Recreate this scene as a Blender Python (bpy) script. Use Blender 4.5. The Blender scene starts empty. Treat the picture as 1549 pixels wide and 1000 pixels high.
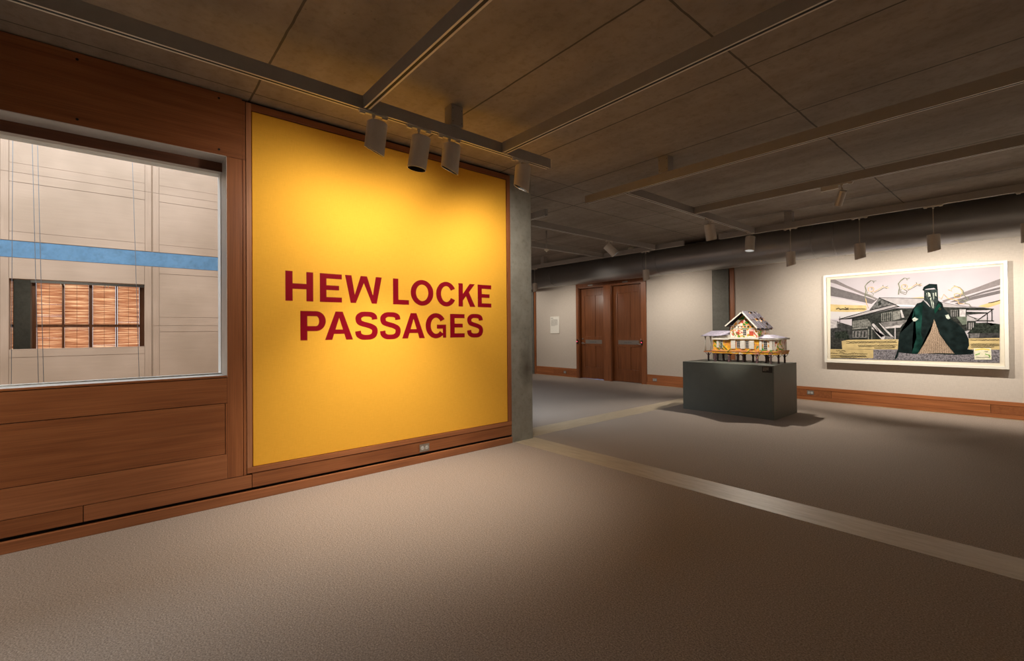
import bpy, bmesh, math, random
from mathutils import Vector, Matrix
random.seed(7)
C = bpy.context.scene.collection
D = 10.869          # back wall plane
ZC = 3.6            # ceiling
ZT = 3.305          # underside of the light tracks

# ------------------------------------------------------------------ materials
def new_mat(name):
    m = bpy.data.materials.new(name); m.use_nodes = True
    nt = m.node_tree; b = nt.nodes['Principled BSDF']
    return m, nt, b
def N(nt, t, **k):
    n = nt.nodes.new(t)
    for a, v in k.items():
        if a in n.inputs.keys(): n.inputs[a].default_value = v
        else: setattr(n, a, v)
    return n
def coords(nt, scale=(1, 1, 1), rot=(0, 0, 0)):
    tc = N(nt, 'ShaderNodeTexCoord'); mp = N(nt, 'ShaderNodeMapping')
    mp.inputs['Scale'].default_value = scale; mp.inputs['Rotation'].default_value = rot
    nt.links.new(tc.outputs['Object'], mp.inputs['Vector']); return mp.outputs[0]
def ramp(nt, fac, stops, interp='LINEAR'):
    r = N(nt, 'ShaderNodeValToRGB'); e = r.color_ramp.elements; r.color_ramp.interpolation = interp
    while len(e) > 1: e.remove(e[-1])
    e[0].position = stops[0][0]; e[0].color = (*stops[0][1], 1)
    for p, c in stops[1:]:
        x = e.new(p); x.color = (*c, 1)
    nt.links.new(fac, r.inputs['Fac']); return r.outputs['Color']
def mixc(nt, fac, a, b, mode='MIX'):
    n = N(nt, 'ShaderNodeMix', data_type='RGBA', blend_type=mode)
    if isinstance(fac, float): n.inputs[0].default_value = fac
    else: nt.links.new(fac, n.inputs[0])
    for s, i in ((a, 6), (b, 7)):
        if isinstance(s, tuple): n.inputs[i].default_value = (*s, 1)
        else: nt.links.new(s, n.inputs[i])
    return n.outputs[2]
def bump(nt, b, h, strength=.2, dist=.01):
    n = N(nt, 'ShaderNodeBump'); n.inputs['Strength'].default_value = strength; n.inputs['Distance'].default_value = dist
    nt.links.new(h, n.inputs['Height']); nt.links.new(n.outputs[0], b.inputs['Normal'])
def noise(nt, vec, scale=5., detail=4., rough=.5):
    n = N(nt, 'ShaderNodeTexNoise'); n.inputs['Scale'].default_value = scale
    n.inputs['Detail'].default_value = detail; n.inputs['Roughness'].default_value = rough
    nt.links.new(vec, n.inputs['Vector']); return n.outputs['Fac']
def math_(nt, op, a, b=None, c=None):
    n = N(nt, 'ShaderNodeMath', operation=op)
    for i, v in enumerate((a, b, c)):
        if v is None: continue
        if isinstance(v, (int, float)): n.inputs[i].default_value = v
        else: nt.links.new(v, n.inputs[i])
    return n.outputs[0]
def plain(name, col, rough=.5, metal=0., var=.06, vscale=20.):
    m, nt, b = new_mat(name)
    v = coords(nt); f = noise(nt, v, vscale, 3)
    lo = tuple(max(0, c*(1-var)) for c in col); hi = tuple(c*(1+var) for c in col)
    nt.links.new(ramp(nt, f, [(.35, lo), (.65, hi)]), b.inputs['Base Color'])
    b.inputs['Roughness'].default_value = rough; b.inputs['Metallic'].default_value = metal
    return m
def wood(name, lo, hi, axis='y', rough=.42, dens=1., grain=.8):
    m, nt, b = new_mat(name)
    s = {'x': (.5, 9, 9), 'y': (9, .5, 9), 'z': (9, 9, .5)}[axis]
    big = noise(nt, coords(nt, s), 2.2*dens, 6, .55)
    s2 = {'x': (1.5, 130, 130), 'y': (130, 1.5, 130), 'z': (130, 130, 1.5)}[axis]
    fine = noise(nt, coords(nt, s2), 1.*dens, 3, .6)
    wide = noise(nt, coords(nt, (.7, .7, .7)), 1.3, 2)
    c = ramp(nt, big, [(.28, lo), (.72, hi)])
    fc = ramp(nt, fine, [(.3, (.72, .72, .72)), (.6, (1.05, 1.05, 1.05))])
    c = mixc(nt, grain, c, fc, 'MULTIPLY')
    wc = ramp(nt, wide, [(.35, (.85, .83, .8)), (.65, (1.08, 1.08, 1.1))])
    c = mixc(nt, .8, c, wc, 'MULTIPLY')
    nt.links.new(c, b.inputs['Base Color']); b.inputs['Roughness'].default_value = rough
    bump(nt, b, fine, .05, .002)
    return m
M = {}
M['oak_y'] = wood('oak_grain_y', (.225, .070, .021), (.36, .130, .045), 'y')
M['oak_x'] = wood('oak_grain_x', (.29, .092, .028), (.45, .165, .058), 'x')
M['oak_z'] = wood('oak_grain_z', (.24, .076, .024), (.385, .14, .05), 'z')
M['oak_lit_z'] = wood('oak_lit_stile_z', (.36, .15, .07), (.50, .23, .11), 'z')  # paler copy of the oak for the lit stile, light put into the colour
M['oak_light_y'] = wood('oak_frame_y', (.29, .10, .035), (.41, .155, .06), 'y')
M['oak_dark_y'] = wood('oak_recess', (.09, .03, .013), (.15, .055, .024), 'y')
M['door_oak'] = wood('door_oak', (.14, .045, .014), (.23, .078, .026), 'z', .3)
M['casing'] = wood('casing_oak', (.18, .058, .018), (.29, .10, .035), 'z')
M['court_y'] = wood('court_oak_y', (.345, .226, .155), (.37, .245, .168), 'y', .55, 1., .35)
M['court_z'] = wood('court_oak_z', (.333, .215, .146), (.36, .236, .162), 'z', .55, 1., .35)
M['court_seam'] = plain('court_seam', (.24, .15, .095), .8)
M['black'] = plain('slot_black', (.006, .006, .006), .6)
M['gap'] = plain('shadow_gap_black', (.01, .006, .004), .9)
M['track'] = plain('track_paint', (.30, .275, .25), .45, .0, .03)
M['track_edge'] = plain('track_lip', (.7, .66, .6), .4, .1, .03)
M['spot'] = plain('spot_bronze_grey', (.55, .50, .44), .36, .15, .03)
M['spot_in'] = plain('spot_baffle', (.015, .014, .013), .5)
M['steel'] = plain('satin_steel', (.55, .54, .52), .3, .9, .03)
M['reveal'] = plain('brushed_reveal', (.60, .56, .53), .42, .1, .04, 6)
M['plinth'] = plain('plinth_grey_green', (.105, .115, .10), .5, 0, .03, 8)
M['white_frame'] = plain('white_lacquer', (.70, .675, .61), .4, 0, .01)
M['mat_board'] = plain('mount_board', (.62, .57, .47), .8, 0, .02)
M['plate'] = plain('outlet_plate', (.36, .34, .31), .35, .8, .03)
M['plate_door'] = plain('door_sign_plate', (.20, .17, .15), .45, .4, .03)
M['plate_dark'] = plain('outlet_socket', (.10, .10, .10), .5)
M['socket_light'] = plain('socket_face', (.55, .55, .54), .5)
M['red_vinyl'] = plain('crimson_vinyl', (.25, .001, .010), .6, 0, .02)
M['red_vinyl'].node_tree.nodes['Principled BSDF'].inputs['Specular IOR Level'].default_value = .12
M['paper_white'] = plain('label_card', (.78, .76, .70), .7, 0, .01)
M['ink'] = plain('ink', (.05, .05, .05), .7)
M['cable'] = plain('steel_cable', (.14, .14, .15), .5, 0.)
M['grey_room'] = plain('grey_rail', (.30, .30, .29), .6)
M['court_plaster'] = plain('court_plaster', (.55, .5, .45), .8)
def emit(name, col, s):
    m, nt, b = new_mat(name); b.inputs['Base Color'].default_value = (*col, 1)
    b.inputs['Emission Color'].default_value = (*col, 1); b.inputs['Emission Strength'].default_value = s; return m
M['lens_on'] = emit('lens_lit', (1, .97, .92), 14)
M['led_red'] = emit('led_red', (1, .05, .12), 3)
M['led_blue'] = emit('led_blue', (.15, .25, 1), 6)
# linen wall
def linen(name, lo, hi):
    m, nt, b = new_mat(name)
    f1 = noise(nt, coords(nt, (260, 260, 14)), 1., 2); f2 = noise(nt, coords(nt, (14, 14, 260)), 1., 2)
    f = math_(nt, 'ADD', f1, f2); w = noise(nt, coords(nt), 1.2, 3)
    c = ramp(nt, math_(nt, 'MULTIPLY', f, .5), [(.35, lo), (.65, hi)])
    c = mixc(nt, .5, c, ramp(nt, w, [(.3, (.93, .92, .9)), (.7, (1, 1, 1))]), 'MULTIPLY')
    nt.links.new(c, b.inputs['Base Color']); b.inputs['Roughness'].default_value = .9
    bump(nt, b, f, .12, .002); return m
M['linen'] = linen('linen_wallcovering', (.515, .462, .408), (.615, .556, .498))
M['yellow'] = linen('yellow_fabric', (.86, .43, .030), (.94, .49, .042))
# concrete
def concrete(name, lo, hi, stain=None, seams=False):
    m, nt, b = new_mat(name)
    v = coords(nt)
    a = noise(nt, v, 1.1, 5, .6); d = noise(nt, v, 16, 5, .65); g = noise(nt, coords(nt, (.35, 3, 3)), 1.6, 3)
    c = ramp(nt, a, [(.3, lo), (.7, hi)])
    c = mixc(nt, .8, c, ramp(nt, d, [(.25, (.72, .7, .67)), (.5, (1, 1, 1)), (.8, (1.1, 1.1, 1.1))]), 'MULTIPLY')
    c = mixc(nt, .5, c, ramp(nt, g, [(.3, (.7, .68, .66)), (.6, (1.05, 1.05, 1.05))]), 'MULTIPLY')
    vo = N(nt, 'ShaderNodeTexVoronoi'); vo.inputs['Scale'].default_value = 7.; nt.links.new(v, vo.inputs['Vector'])
    pit = ramp(nt, vo.outputs['Distance'], [(.0, (.35, .33, .3)), (.035, (.5, .48, .45)), (.06, (1, 1, 1))])
    c = mixc(nt, .55, c, pit, 'MULTIPLY')
    hgt = d
    if seams:
        sep = N(nt, 'ShaderNodeSeparateXYZ'); nt.links.new(v, sep.inputs[0])
        wob = math_(nt, 'MULTIPLY', math_(nt, 'SUBTRACT', noise(nt, v, 5, 3), .5), .016)
        tot = None
        for ax, vals in ((0, (.155, 3.125, 6.1, -.508, -3.0, -6.6)), (1, (.895, 2.54, 3.835, 4.99, 5.822, 7.44, 9.05, -.9, -2.6, -4.2))):
            p = math_(nt, 'ADD', sep.outputs[ax], wob)
            for s in vals:
                wd = .0085 if (ax, s) not in ((0, .155),) else .006
                l = math_(nt, 'LESS_THAN', math_(nt, 'ABSOLUTE', math_(nt, 'SUBTRACT', p, s)), wd)
                tot = l if tot is None else math_(nt, 'MAXIMUM', tot, l)
        c = mixc(nt, math_(nt, 'MULTIPLY', tot, .85), c, (.05, .042, .034))
        hgt = math_(nt, 'SUBTRACT', d, math_(nt, 'MULTIPLY', tot, 2.))
    if stain:
        cy, cz, r = stain
        sep = N(nt, 'ShaderNodeSeparateXYZ'); nt.links.new(v, sep.inputs[0])
        dy = math_(nt, 'MULTIPLY', math_(nt, 'SUBTRACT', sep.outputs[1], cy), 1.)
        dz = math_(nt, 'MULTIPLY', math_(nt, 'SUBTRACT', sep.outputs[2], cz), .55)
        q = math_(nt, 'SQRT', math_(nt, 'ADD', math_(nt, 'MULTIPLY', dy, dy), math_(nt, 'MULTIPLY', dz, dz)))
        q = math_(nt, 'ADD', q, math_(nt, 'MULTIPLY', math_(nt, 'SUBTRACT', noise(nt, v, 9, 3), .5), .08))
        c = mixc(nt, 1., c, ramp(nt, q, [(0, (.38, .34, .3)), (r, (1, 1, 1))]), 'MULTIPLY')
    nt.links.new(c, b.inputs['Base Color']); b.inputs['Roughness'].default_value = .75
    bump(nt, b, hgt, .25, .004); return m
M['ceiling'] = concrete('ceiling_concrete', (.255, .215, .175), (.345, .296, .245), seams=True)
M['column'] = concrete('column_concrete', (.22, .215, .185), (.30, .29, .25), stain=(4.26, .98, .17))
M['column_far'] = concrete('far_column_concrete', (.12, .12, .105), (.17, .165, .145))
M['band'] = concrete('court_band_daylit_blue', (.070, .145, .235), (.095, .185, .29))  # bluish daylight on the concrete is put into its base colour
# carpet
m, nt, b = new_mat('carpet')
f = noise(nt, coords(nt), 120., 2, .8); g = noise(nt, coords(nt), 45., 3, .6); w = noise(nt, coords(nt), .8, 2)
c = ramp(nt, f, [(.3, (.17, .132, .108)), (.5, (.32, .26, .218)), (.72, (.52, .44, .38))])
c = mixc(nt, .5, c, ramp(nt, g, [(.3, (.85, .85, .85)), (.7, (1.08, 1.08, 1.08))]), 'MULTIPLY')
c = mixc(nt, .5, c, ramp(nt, w, [(.3, (.93, .93, .93)), (.7, (1.04, 1.04, 1.04))]), 'MULTIPLY')
nt.links.new(c, b.inputs['Base Color']); b.inputs['Roughness'].default_value = .95
bump(nt, b, f, .35, .004); M['carpet'] = m
# travertine
def travertine(name, sc):
    m, nt, b = new_mat(name)
    a = noise(nt, coords(nt, sc), 3., 6, .7); h = noise(nt, coords(nt, tuple(s*2.2 for s in sc)), 6., 4, .7)
    c = ramp(nt, a, [(.3, (.37, .295, .20)), (.7, (.52, .43, .31))])
    c = mixc(nt, .9, c, ramp(nt, h, [(.27, (.35, .3, .25)), (.36, (1, 1, 1))]), 'MULTIPLY')
    nt.links.new(c, b.inputs['Base Color']); b.inputs['Roughness'].default_value = .45; return m
M['trav_x'] = travertine('travertine_x', (1, 7, 7)); M['trav_y'] = travertine('travertine_y', (7, 1, 7))
# duct
M['duct'] = plain('duct_metal', (.32, .32, .325), .36, .75, .02, 3)
# glass (thin pane: mostly clear with a fresnel sheen)
m, nt, b = new_mat('window_glass'); nt.nodes.remove(b)
tr = N(nt, 'ShaderNodeBsdfTransparent'); tr.inputs[0].default_value = (.97, .985, .975, 1)
gl = N(nt, 'ShaderNodeBsdfGlossy'); gl.inputs['Roughness'].default_value = .02
fr = N(nt, 'ShaderNodeFresnel'); fr.inputs['IOR'].default_value = 1.35; mx = N(nt, 'ShaderNodeMixShader')
nt.links.new(fr.outputs[0], mx.inputs[0]); nt.links.new(tr.outputs[0], mx.inputs[1]); nt.links.new(gl.outputs[0], mx.inputs[2])
nt.links.new(mx.outputs[0], nt.nodes['Material Output'].inputs[0]); M['glass'] = m
# wooden blind slats: thin wood, lets some daylight through
m, nt, b = new_mat('blind_slat')
f = noise(nt, coords(nt, (1, .7, 16)), 1.6, 4, .6)
c = ramp(nt, f, [(.3, (.26, .07, .025)), (.5, (.50, .20, .09)), (.66, (.92, .55, .30))])
nt.links.new(c, b.inputs['Base Color']); b.inputs['Roughness'].default_value = .5
ts = N(nt, 'ShaderNodeBsdfTranslucent'); nt.links.new(c, ts.inputs[0]); mx = N(nt, 'ShaderNodeMixShader'); mx.inputs[0].default_value = .6
nt.links.new(b.outputs[0], mx.inputs[1]); nt.links.new(ts.outputs[0], mx.inputs[2])
nt.links.new(mx.outputs[0], nt.nodes['Material Output'].inputs[0]); M['blind'] = m
# painted collage on the model house
def painted(name, stops, sc=14., seed=0.):
    m, nt, b = new_mat(name)
    mp = coords(nt, (1, 1, 1), (.3, .2, .1 + seed)); n1 = N(nt, 'ShaderNodeTexNoise'); nt.links.new(mp, n1.inputs['Vector'])
    n1.inputs['Scale'].default_value = sc; n1.inputs['Detail'].default_value = 3.; n1.inputs['Distortion'].default_value = 1.2
    c = ramp(nt, n1.outputs['Fac'], stops, 'CONSTANT')
    nt.links.new(c, b.inputs['Base Color']); b.inputs['Roughness'].default_value = .6
    return m
M['paint_yellow'] = painted('paint_yellow_collage', [(0, (.02, .25, .03)), (.33, (.55, .22, .20)), (.39, (.62, .27, .03)), (.5, (.78, .42, .02)), (.6, (.66, .30, .03)), (.655, (.75, .62, .45))], 9)
M['paint_white'] = painted('paint_white_collage', [(0, (.02, .28, .04)), (.40, (.72, .30, .05)), (.47, (.75, .70, .60)), (.57, (.70, .45, .40)), (.62, (.45, .05, .03)), (.66, (.72, .35, .05))], 8.5, .7)
M['paint_green'] = plain('paint_green', (.02, .27, .03), .6)
M['paint_red'] = plain('paint_red', (.45, .06, .03), .6)
M['model_white'] = plain('model_white', (.62, .59, .53), .6, 0, .06, 40)
M['model_roof'] = plain('model_roof_lilac', (.105, .095, .12), .5, 0, .25, 30)
M['model_roof_pale'] = plain('model_porch_roof', (.19, .175, .225), .6, 0, .35, 30)
M['model_post'] = painted('model_post_paint', [(0, (.05, .03, .03)), (.5, (.09, .045, .05)), (.64, (.28, .10, .15)), (.68, (.5, .4, .05))], 12, .4)
M['model_dark'] = plain('model_dark', (.03, .025, .025), .7)
M['model_deck'] = painted('model_deck_paint', [(0, (.62, .30, .05)), (.45, (.55, .20, .08)), (.6, (.60, .40, .08))], 12, .2)

# ------------------------------------------------------------------ mesh helpers
def mesh_obj(name, bm, mats, parent=None):
    me = bpy.data.meshes.new(name)
    if parent is not None:
        off = Vector(parent['_loc']) if '_loc' in parent.keys() else Vector((0, 0, 0))
        bmesh.ops.translate(bm, verts=bm.verts, vec=-off)
    bmesh.ops.recalc_face_normals(bm, faces=bm.faces)
    bm.to_mesh(me); bm.free()
    for m in (mats if isinstance(mats, (list, tuple)) else [mats]): me.materials.append(m)
    o = bpy.data.objects.new(name, me); C.objects.link(o)
    if parent is not None: o.parent = parent; 
    if parent is not None: o['_loc'] = tuple(parent['_loc']) if '_loc' in parent.keys() else (0, 0, 0)
    return o
def box(bm, x0, x1, y0, y1, z0, z1, mi=0):
    vs = [bm.verts.new(p) for p in ((x0,y0,z0),(x1,y0,z0),(x1,y1,z0),(x0,y1,z0),(x0,y0,z1),(x1,y0,z1),(x1,y1,z1),(x0,y1,z1))]
    for q in ((3,2,1,0),(4,5,6,7),(0,1,5,4),(1,2,6,5),(2,3,7,6),(3,0,4,7)):
        f = bm.faces.new([vs[i] for i in q]); f.material_index = mi
def boxes(*bs):
    bm = bmesh.new()
    for b in bs: box(bm, *b)
    return bm
def cyl(bm, p0, p1, r0, r1=None, n=24, mi=0, caps=True, smooth=True):
    p0 = Vector(p0); p1 = Vector(p1); r1 = r0 if r1 is None else r1
    ax = (p1-p0).normalized(); t = ax.orthogonal().normalized(); u = ax.cross(t)
    A = [bm.verts.new(p0 + (t*math.cos(a)+u*math.sin(a))*r0) for a in [2*math.pi*i/n for i in range(n)]]
    B = [bm.verts.new(p1 + (t*math.cos(a)+u*math.sin(a))*r1) for a in [2*math.pi*i/n for i in range(n)]]
    for i in range(n):
        f = bm.faces.new((A[i], A[(i+1)%n], B[(i+1)%n], B[i])); f.material_index = mi; f.smooth = smooth
    if caps:
        f = bm.faces.new(A[::-1]); f.material_index = mi; f = bm.faces.new(B); f.material_index = mi
def prism(bm, pts, axis, a, b, mi=0):
    """polygon in the plane across `axis`, extruded from a to b"""
    def mk(p, v):
        return {'x': (v, p[0], p[1]), 'y': (p[0], v, p[1]), 'z': (p[0], p[1], v)}[axis]
    A = [bm.verts.new(mk(p, a)) for p in pts]; B = [bm.verts.new(mk(p, b)) for p in pts]
    f = bm.faces.new(A); f.material_index = mi; g = bm.faces.new(B[::-1]); g.material_index = mi
    n = len(pts)
    for i in range(n):
        h = bm.faces.new((A[i], A[(i+1)%n], B[(i+1)%n], B[i])); h.material_index = mi
    if n > 4: bmesh.ops.triangulate(bm, faces=[f, g])
def quad_prism(bm, corners, thick, mi=0):
    """slab from 4 corners (top face), thickness along its downward normal"""
    cs = [Vector(c) for c in corners]; nrm = (cs[1]-cs[0]).cross(cs[2]-cs[1]).normalized()
    if nrm.z < 0: nrm = -nrm
    A = [bm.verts.new(c) for c in cs]; B = [bm.verts.new(c-nrm*thick) for c in cs]
    for q in (A, B[::-1]):
        f = bm.faces.new(q); f.material_index = mi
    for i in range(4):
        f = bm.faces.new((A[i], B[i], B[(i+1)%4], A[(i+1)%4])); f.material_index = mi
def thing(name, label, cat, loc=(0, 0, 0), group=None):
    o = bpy.data.objects.new(name, None); C.objects.link(o); o.location = loc; o['_loc'] = loc
    o.empty_display_size = .1
    o['label'] = label; o['category'] = cat
    if group: o['group'] = group
    return o
def tag(o, label, cat, group=None):
    o['label'] = label; o['category'] = cat
    if group: o['group'] = group
    return o
def struct(name, bm, m, parent=None):
    o = mesh_obj(name, bm, m, parent)
    if parent is None: o['kind'] = 'structure'
    return o
def struct_root(name, loc=(0, 0, 0)):
    o = bpy.data.objects.new(name, None); C.objects.link(o); o.location = loc; o['_loc'] = loc; o['kind'] = 'structure'; return o
def bevel(o, w=.003, seg=2):
    b = o.modifiers.new('bevel', 'BEVEL'); b.width = w; b.segments = seg; b.limit_method = 'ANGLE'; return o
def lamp(name, kind, loc, target, energy, col=(1, .9, .78), parent=None, **k):
    l = bpy.data.lights.new(name, kind); l.energy = energy; l.color = col
    for a, v in k.items(): setattr(l, a, v)
    o = bpy.data.objects.new(name, l); C.objects.link(o)
    off = Vector(parent['_loc']) if parent is not None else Vector((0, 0, 0))
    o.location = Vector(loc) - off
    o.rotation_euler = (Vector(target)-Vector(loc)).to_track_quat('-Z', 'Y').to_euler()
    if parent is not None: o.parent = parent
    return o
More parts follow.
